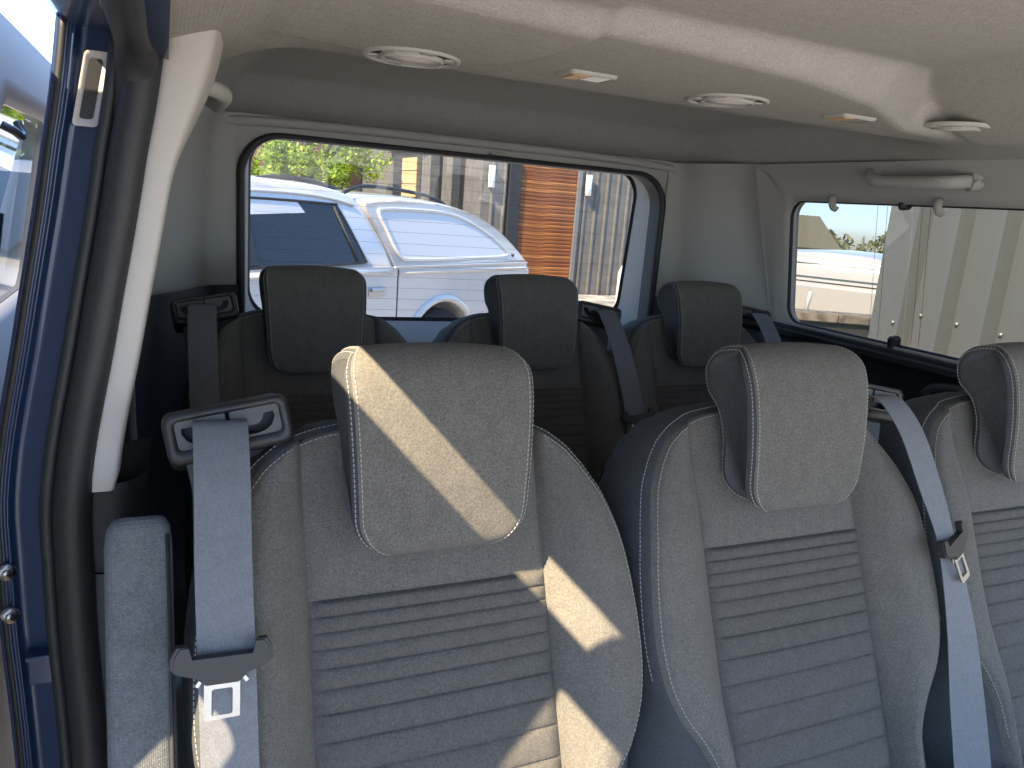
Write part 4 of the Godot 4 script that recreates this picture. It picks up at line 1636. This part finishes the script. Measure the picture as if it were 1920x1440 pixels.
func make_metal_shed() -> void:
	var x := 3.2
	var t := thing("metal_shed", "grey ribbed steel building wall close beside the van's side window", "building", Vector3(x, 0, -2.73))
	var n := 20
	var pitch := 0.205
	# flat panels and standing ribs, each its own piece
	var st := mb()
	bx(st, Vector3(0.02, 1.9, 0.0), Vector3(0.04, 3.8, pitch - 0.004), 0.0)
	var pm := committed(st)
	st = mb()
	var rp := [Vector2(0.0, -0.024), Vector2(-0.065, -0.014), Vector2(-0.065, 0.006), Vector2(0.0, 0.030)]
	plate(st, rp, Vector3.ZERO, Vector3.RIGHT, Vector3.BACK, Vector3.UP, 3.8)
	var rm := committed(st)
	for k in n:
		var p := share("steel_panel", pm, M.cladding_near, t)
		p.position = Vector3(0, 0, 0.28 + pitch * k)
		if k >= 0:
			var r := share("standing_rib", rm, M.cladding_near, t)
			r.position = Vector3(0, 0, 0.18 + pitch * k)
	# corner flashing
	st = mb()
	bx(st, Vector3(0.017, 1.9, 0.082), Vector3(0.040, 3.8, 0.214), 0.002)
	put("corner_flashing", st, M.cladding_near, t)
	st = mb()
	tube(st, [Vector3(0, 0, 0), Vector3(-0.006, 0, 0), Vector3(-0.010, 0, 0)], 0.0085, 8)
	var scm := committed(st)
	for q in [[0.11, 1.275], [0.14, 1.83], [0.25, 1.33], [0.25, 2.2], [0.435, 1.32], [0.64, 1.31], [0.845, 1.31], [1.05, 1.31]]:
		var s := share("screw", scm, M.screw, t)
		s.position = Vector3(-0.003 if q[0] < 0.2 else 0.0, q[1], q[0])
	st = mb()
	bx(st, Vector3(3.0, 1.9, 0.04), Vector3(5.9, 3.8, 0.08))
	bx(st, Vector3(3.0, 3.86, 2.2), Vector3(6.2, 0.12, 4.6), 0.01)
	put("shed_shell", st, M.cladding, t)

func simple_car(called: String, label: String, at: Vector3, turn: float, roof: float, len: float, group: String) -> void:
	var t := thing(called, label, "van", at, turn, group)
	var st := mb()
	var body := [Vector2(-len * 0.5, 0.35), Vector2(-len * 0.5, 0.85), Vector2(-len * 0.5 + 0.12, 0.95), Vector2(len * 0.5 - 0.9, 0.95), Vector2(len * 0.5 - 0.08, 0.85), Vector2(len * 0.5, 0.6), Vector2(len * 0.5, 0.35)]
	body.reverse()
	plate(st, body, Vector3(0, 0, -1.7), Vector3.RIGHT, Vector3.UP, Vector3.BACK, 1.7)
	put("body", st, M.van_paint, t)
	# cabin, tapering upwards with a rounded roof edge
	st = mb()
	var prof := catmull([Vector2(-len * 0.5 + 0.05, 0.93), Vector2(-len * 0.5 + 0.15, roof - 0.12), Vector2(-len * 0.5 + 0.45, roof), Vector2(len * 0.5 - 1.9, roof), Vector2(len * 0.5 - 1.5, roof - 0.10), Vector2(len * 0.5 - 0.8, 0.93)], 5, false)
	var lz := func(y: float) -> float: return -0.02 - 0.16 * clampf((y - 0.93) / (roof - 0.93), 0.0, 1.0)
	var pk := PackedVector2Array()
	for p in prof:
		pk.append(p)
	var ids := Geometry2D.triangulate_polygon(pk)
	for i in range(0, ids.size(), 3):
		var q := []
		for k in 3:
			q.append(Vector3(pk[ids[i + k]].x, pk[ids[i + k]].y, lz.call(pk[ids[i + k]].y)))
		tri(st, q[0], q[2], q[1])
	var prev := []
	for s in [[0.0, 0.0], [0.03, 0.02], [0.1, 0.035], [0.8, 0.05], [1.5, 0.0]]:
		var r := []
		for p in prof:
			r.append(Vector3(p.x, p.y + s[1] * clampf((p.y - 1.1) / 0.2, 0.0, 1.0), lz.call(p.y) - s[0]))
		if prev.size() > 0:
			strip(st, prev, r, false, true)
		prev = r
	put("cabin", st, M.van_paint, t)
	for k in 2:
		st = mb()
		var x0 := -len * 0.5 + 0.35 + k * 1.25
		var wl := rrect(x0, 0.98, x0 + 1.12, roof - 0.13, 0.06, 4)
		var pw := PackedVector2Array()
		for p in wl:
			pw.append(p)
		var wid := Geometry2D.triangulate_polygon(pw)
		for i in range(0, wid.size(), 3):
			tri(st, Vector3(pw[wid[i]].x, pw[wid[i]].y, lz.call(pw[wid[i]].y) + 0.006), Vector3(pw[wid[i + 2]].x, pw[wid[i + 2]].y, lz.call(pw[wid[i + 2]].y) + 0.006), Vector3(pw[wid[i + 1]].x, pw[wid[i + 1]].y, lz.call(pw[wid[i + 1]].y) + 0.006))
		put("side_window", st, M.grey_glass, t)
	st = mb()
	var ra := Vector2(-len * 0.5 + 0.07, 0.97)
	var rb := Vector2(-len * 0.5 + 0.135, roof - 0.14)
	quad(st, Vector3(ra.x - 0.012, ra.y, -0.12), Vector3(rb.x - 0.012, rb.y, -0.24), Vector3(rb.x - 0.012, rb.y, -1.44), Vector3(ra.x - 0.012, ra.y, -1.56))
	put("rear_window", st, M.grey_glass, t)
	for cx in [-len * 0.5 + 0.75, len * 0.5 - 0.85]:
		st = mb()
		cyl(st, Vector3(cx, 0.33, -0.1), Vector3.BACK, 0.33, 0.22, 24)
		put("wheel", st, M.tyre, t)

func make_yard_things() -> void:
	M.van_paint = M.white_paint
	M.grey_glass = mat(lin(0.10, 0.13, 0.13), 0.06)
	simple_car("parked_van", "white van parked across the yard, seen through the side window behind the ledge", Vector3(8.9, 0, -9.7), 0.62, 1.42, 4.6, "")
	simple_car("parked_van", "lower white van parked beside the other one near the white post", Vector3(11.2, 0, -9.0), 0.55, 1.33, 4.4, "")
	# low ledge wall
	var t := thing("low_wall", "low brown coping wall in front of the parked white vans", "wall", Vector3(7.6, 0, -7.1), -0.44)
	var st := mb()
	bx(st, Vector3(0, 0.29, 0), Vector3(5.0, 0.58, 0.22), 0.01)
	put("wall_body", st, M.bumper, t)
	for k in 6:
		st = mb()
		bx(st, Vector3(-2.1 + k * 0.84, 0.635, 0.0), Vector3(0.83, 0.11, 0.34), 0.012)
		put("coping_stone", st, M.kerb, t)
	t = thing("marker_post", "short white post standing on the coping of the low wall", "post", Vector3(7.30, 0.69, -7.28))
	st = mb()
	tube(st, [Vector3(0, 0, 0), Vector3(0.03, 0.20, 0), Vector3(0.035, 0.235, 0)], 0.028, 10)
	put("post", st, M.white_mark, t)
	var mk := mb()
	bx(mk, Vector3(5.6, 0.006, -5.0), Vector3(6.0, 0.004, 0.12), 0.0, Basis(Vector3.UP, -0.35))
	var o := put("road_marking", mk, M.timber_pale, self)
	o.set_meta("kind", "structure")

func make_tree(called: String, label: String, at: Vector3, h: float, cr: Vector3, n: int, leaf: float, seed_: int, mats: Array, cat := "tree") -> void:
	var r := RandomNumberGenerator.new()
	r.seed = seed_
	var t := thing(called, label, cat, at)
	var st := mb()
	tube(st, [Vector3.ZERO, Vector3(0.05, h * 0.3, 0.02), Vector3(-0.03, h * 0.6, 0.0), Vector3(0.02, h * 0.85, 0.03)], 0.05 * h * 0.5, 8)
	for k in 9:
		var a := r.randf() * TAU
		var y0 := h * r.randf_range(0.3, 0.7)
		var e := Vector3(cos(a) * cr.x * 0.7, y0 + h * r.randf_range(0.1, 0.3), sin(a) * cr.z * 0.7)
		tube(st, [Vector3(0, y0, 0), e * 0.5 + Vector3(0, y0 * 0.45, 0), e], 0.014 * h, 6)
	put("trunk", st, M.bark, t)
	# clumps of leaves
	var clumps := []
	for k in 34:
		var d := Vector3(r.randfn(), r.randfn(), r.randfn()).normalized() * pow(r.randf(), 0.4)
		clumps.append([Vector3(d.x * cr.x, h - cr.y + d.y * cr.y, d.z * cr.z), r.randf_range(0.18, 0.36)])
	for m in mats.size():
		st = mb()
		st.set_smooth_group(-1)
		for k in n / mats.size():
			var c: Array = clumps[r.randi() % clumps.size()]
			var d := Vector3(r.randfn(), r.randfn(), r.randfn()).normalized() * pow(r.randf(), 0.33)
			var p: Vector3 = c[0] + d * c[1] * minf(cr.x, cr.y)
			var bs := Basis(Vector3(r.randfn(), r.randfn(), r.randfn()).normalized(), r.randf() * TAU)
			var s := leaf * r.randf_range(0.7, 1.3)
			quad(st, p + bs * Vector3(-s, 0, 0), p + bs * Vector3(0, 0.12 * s, s * 0.5), p + bs * Vector3(s, 0, 0), p + bs * Vector3(0, 0.12 * s, -s * 0.5))
		var o := put("crown", st, mats[m], t)
		o.set_meta("kind", "stuff")

func make_green() -> void:
	make_tree("leafy_tree", "bright green leafy tree between the pickup roof and the brick house", Vector3(3.1, 0, -19.5), 3.45, Vector3(1.7, 1.5, 1.3), 7500, 0.075, 5, M.leaf)
	make_tree("leafy_tree", "dark green tree standing out beyond the open sliding door", Vector3(-2.3, 0, -10.5), 2.7, Vector3(1.9, 1.2, 1.6), 6000, 0.085, 6, [M.leaf[2], M.leaf_far])
	make_tree("leafy_tree", "low olive tree on the skyline above the white vans, beside the steel wall", Vector3(42.0, -2.2, -34.0), 5.0, Vector3(3.4, 2.2, 2.4), 2600, 0.22, 8, [M.leaf_far])
	make_tree("leafy_tree", "small rounded olive tree on the skyline above the gap between the white vans", Vector3(36.0, -2.6, -35.0), 4.4, Vector3(2.2, 1.5, 2.0), 1600, 0.22, 9, [M.leaf_far])
	var t := thing("far_house", "distant house with a brown pitched roof seen over the first white van", "house", Vector3(29.5, -1.6, -33.5), -0.3)
	var st := mb()
	bx(st, Vector3(0, 1.2, 0), Vector3(6.0, 2.4, 5.0))
	put("wall", st, M.kerb, t)
	st = mb()
	plate(st, [Vector2(-2.8, 2.35), Vector2(0.0, 4.0), Vector2(2.8, 2.35)], Vector3(-3.2, 0, 0), Vector3.FORWARD, Vector3.UP, Vector3.RIGHT, 6.4)
	put("roof", st, M.roof_tile, t)

# ------------------------------------------------------------------ main
func _ready() -> void:
	# camera
	var cam := Camera3D.new()
	cam.name = "camera"
	add_child(cam)
	cam.transform = Transform3D(Basis(Vector3(0.91337, 0.07616, 0.39994), Vector3(0.02255, 0.97137, -0.23648), Vector3(-0.40651, 0.22502, 0.88551)).orthonormalized(), CAM)
	cam.fov = 53.06
	cam.near = 0.02
	cam.far = 600.0
	cam.current = true
	# sky, exposure
	var env := Environment.new()
	env.background_mode = Environment.BG_SKY
	var sky := Sky.new()
	var psm := ProceduralSkyMaterial.new()
	psm.sky_top_color = Color(0.42, 0.56, 0.76)
	psm.sky_horizon_color = Color(0.66, 0.74, 0.76)
	psm.ground_horizon_color = Color(0.62, 0.64, 0.62)
	psm.ground_bottom_color = Color(0.35, 0.34, 0.32)
	psm.sky_curve = 0.12
	sky.sky_material = psm
	env.sky = sky
	env.tonemap_mode = Environment.TONE_MAPPER_LINEAR
	env.tonemap_exposure = 7.4
	env.background_energy_multiplier = 1.4
	env.sdfgi_enabled = true
	env.ssao_enabled = true
	env.ssil_enabled = true
	var we := WorldEnvironment.new()
	we.name = "environment"
	we.environment = env
	add_child(we)
	# sun: high, from the left and a little from behind the camera
	var sun := DirectionalLight3D.new()
	sun.name = "sun"
	add_child(sun)
	sun.look_at_from_position(Vector3.ZERO, Vector3(1.0, -1.1, -0.5), Vector3.UP)
	sun.light_energy = 1.15
	sun.light_color = Color(1.0, 0.91, 0.75)
	sun.light_angular_distance = 0.5
	sun.shadow_enabled = true
	rng.seed = 77
	make_materials()
	# structure
	make_ground()
	make_van()
	# seats
	build_seat_meshes()
	var g2 := "second row seats"
	var g3 := "rear row seats"
	var s1 := make_seat("van_seat", "grey cloth seat beside the door pillar, sunlight striping its headrest", Vector3(0.25, FLOOR, ROW2), -1, g2)
	make_seat("van_seat", "middle grey cloth seat of the front row, wholly in shade", Vector3(0.73, FLOOR, ROW2), 1, g2)
	make_seat("van_seat", "grey cloth seat of the front row beside the ribbed steel wall window", Vector3(1.21, FLOOR, ROW2), 0, g2)
	make_seat("van_seat", "dark rear row seat in front of the pickup's cab window", Vector3(0.262, FLOOR, ROW3), -1, g3)
	make_seat("van_seat", "dark middle seat of the rear row below the orange timber door", Vector3(0.737, FLOOR, ROW3), 1, g3)
	make_seat("van_seat", "dark rear row seat beside the side window with the white vans", Vector3(1.197, FLOOR, ROW3), 1, g3)
	# padded armrest folded up beside the first seat
	var st := mb()
	var lp := rrect(-0.030, -0.026, 0.026, 0.022, 0.014, 5)
	var rows := []
	for s in [[0.0, 1.0], [0.40, 1.0], [0.43, 1.0], [0.447, 0.93], [0.455, 0.75], [0.457, 0.3]]:
		var r := []
		for p in lp:
			r.append(Vector3(p.x * s[1], s[0], p.y * s[1]))
		rows.append(r)
	for k in rows.size() - 1:
		strip(st, rows[k], rows[k + 1], true, true)
	var pad := put("armrest", st, M.pad, s1)
	pad.position = Vector3(-0.277, 0.365, 0.165)
	pad.rotation.x = -TILT * 0.8
	st = mb()
	tube(st, [Vector3(0.022, 0.0, 0.018), Vector3(0.022, 0.44, 0.018)], 0.0022, 6)
	put("piping", st, M.piping, pad)
	make_belts()
	make_pickup()
	make_units()
	make_metal_shed()
	make_yard_things()
	make_green()

func SW(cx: float, row: float, u: float, v: float, w: float) -> Vector3:
	return Vector3(cx, FLOOR, row) + S(u, v, w)

func make_belts() -> void:
	var X := Vector3.RIGHT
	var g := "seat belts"
	var tb := Basis(Vector3.RIGHT, -TILT)
	# seat by the door
	var c := [SW(0.25, ROW2, -0.205, 0.058, -0.012), SW(0.25, ROW2, -0.206, 0.056, 0.012), SW(0.25, ROW2, -0.207, 0.045, 0.030), SW(0.25, ROW2, -0.208, 0.0, 0.048), SW(0.25, ROW2, -0.210, -0.08, 0.058), SW(0.25, ROW2, -0.210, -0.16, 0.060), SW(0.25, ROW2, -0.210, -0.26, 0.056), SW(0.25, ROW2, -0.210, -0.38, 0.050), SW(0.25, ROW2, -0.210, -0.49, 0.045)]
	var w := []
	for k in c.size():
		w.append(X)
	make_belt("grey seat belt hanging flat beside the sunlit headrest, its steel tongue showing", c, w, [0.050, 0.048, 0.0455], Transform3D(Basis(Vector3.RIGHT, -TILT + 0.22) * Basis(Vector3.BACK, -0.03), SW(0.25, ROW2, -0.214, -0.152, 0.070)), true, g)
	# middle seat of the second row
	c = [SW(0.73, ROW2, 0.200, 0.058, -0.012), SW(0.73, ROW2, 0.203, 0.050, 0.022), SW(0.73, ROW2, 0.209, 0.0, 0.045), SW(0.73, ROW2, 0.216, -0.08, 0.055), SW(0.73, ROW2, 0.225, -0.155, 0.058), SW(0.73, ROW2, 0.236, -0.26, 0.050), SW(0.73, ROW2, 0.242, -0.37, 0.035), SW(0.73, ROW2, 0.246, -0.49, 0.02)]
	w = [X, X, Vector3(0.95, 0, 0.1), Vector3(0.95, 0, 0.15), Vector3(0.9, 0, 0.1), Vector3(0.9, 0, 0.3), Vector3(0.9, 0, 0.4), Vector3(0.9, 0, 0.4)]
	make_belt("grey seat belt twisting down between the shaded seat and the steel wall side", c, w, [0.048, 0.046, 0.042, 0.038, 0.030, 0.040, 0.048, 0.052], Transform3D(Basis(Vector3.UP, 0.35) * Basis(Vector3.BACK, 0.2) * tb, SW(0.73, ROW2, 0.227, -0.150, 0.066)), true, g)
	# rear row
	c = [SW(0.262, ROW3, -0.203, 0.058, -0.012), SW(0.262, ROW3, -0.203, 0.045, 0.026), SW(0.262, ROW3, -0.205, -0.02, 0.050), SW(0.262, ROW3, -0.205, -0.15, 0.056), SW(0.262, ROW3, -0.206, -0.30, 0.05), SW(0.262, ROW3, -0.206, -0.48, 0.045)]
	w = []
	for k in c.size():
		w.append(X)
	make_belt("grey seat belt hanging down the rear row seat beside the door pillar", c, w, [0.05, 0.05], Transform3D.IDENTITY, false, g)
	c = [SW(0.737, ROW3, 0.200, 0.058, -0.012), SW(0.737, ROW3, 0.203, 0.048, 0.024), SW(0.737, ROW3, 0.212, -0.03, 0.048), SW(0.737, ROW3, 0.222, -0.12, 0.055), SW(0.737, ROW3, 0.230, -0.21, 0.054), SW(0.737, ROW3, 0.238, -0.33, 0.045), SW(0.737, ROW3, 0.245, -0.48, 0.03)]
	w = [X, X, Vector3(0.95, 0, 0.1), Vector3(0.9, 0, 0.2), Vector3(0.9, 0, 0.2), Vector3(0.9, 0, 0.2), X]
	make_belt("dark seat belt on the middle rear seat, running down to its black tongue", c, w, [0.048, 0.046], Transform3D(Basis(Vector3.UP, -0.1) * Basis(Vector3.BACK, 0.15) * tb, SW(0.737, ROW3, 0.231, -0.20, 0.064)), true, g)
	c = [SW(1.197, ROW3, 0.200, 0.058, -0.012), SW(1.197, ROW3, 0.203, 0.048, 0.024), SW(1.197, ROW3, 0.212, -0.03, 0.048), SW(1.197, ROW3, 0.220, -0.14, 0.055), SW(1.197, ROW3, 0.228, -0.30, 0.05), SW(1.197, ROW3, 0.235, -0.48, 0.04)]
	w = []
	for k in c.size():
		w.append(Vector3(0.95, 0, 0.15))
	make_belt("dark seat belt on the rear row seat beneath the side window corner", c, w, [0.048, 0.046], Transform3D.IDENTITY, false, g)
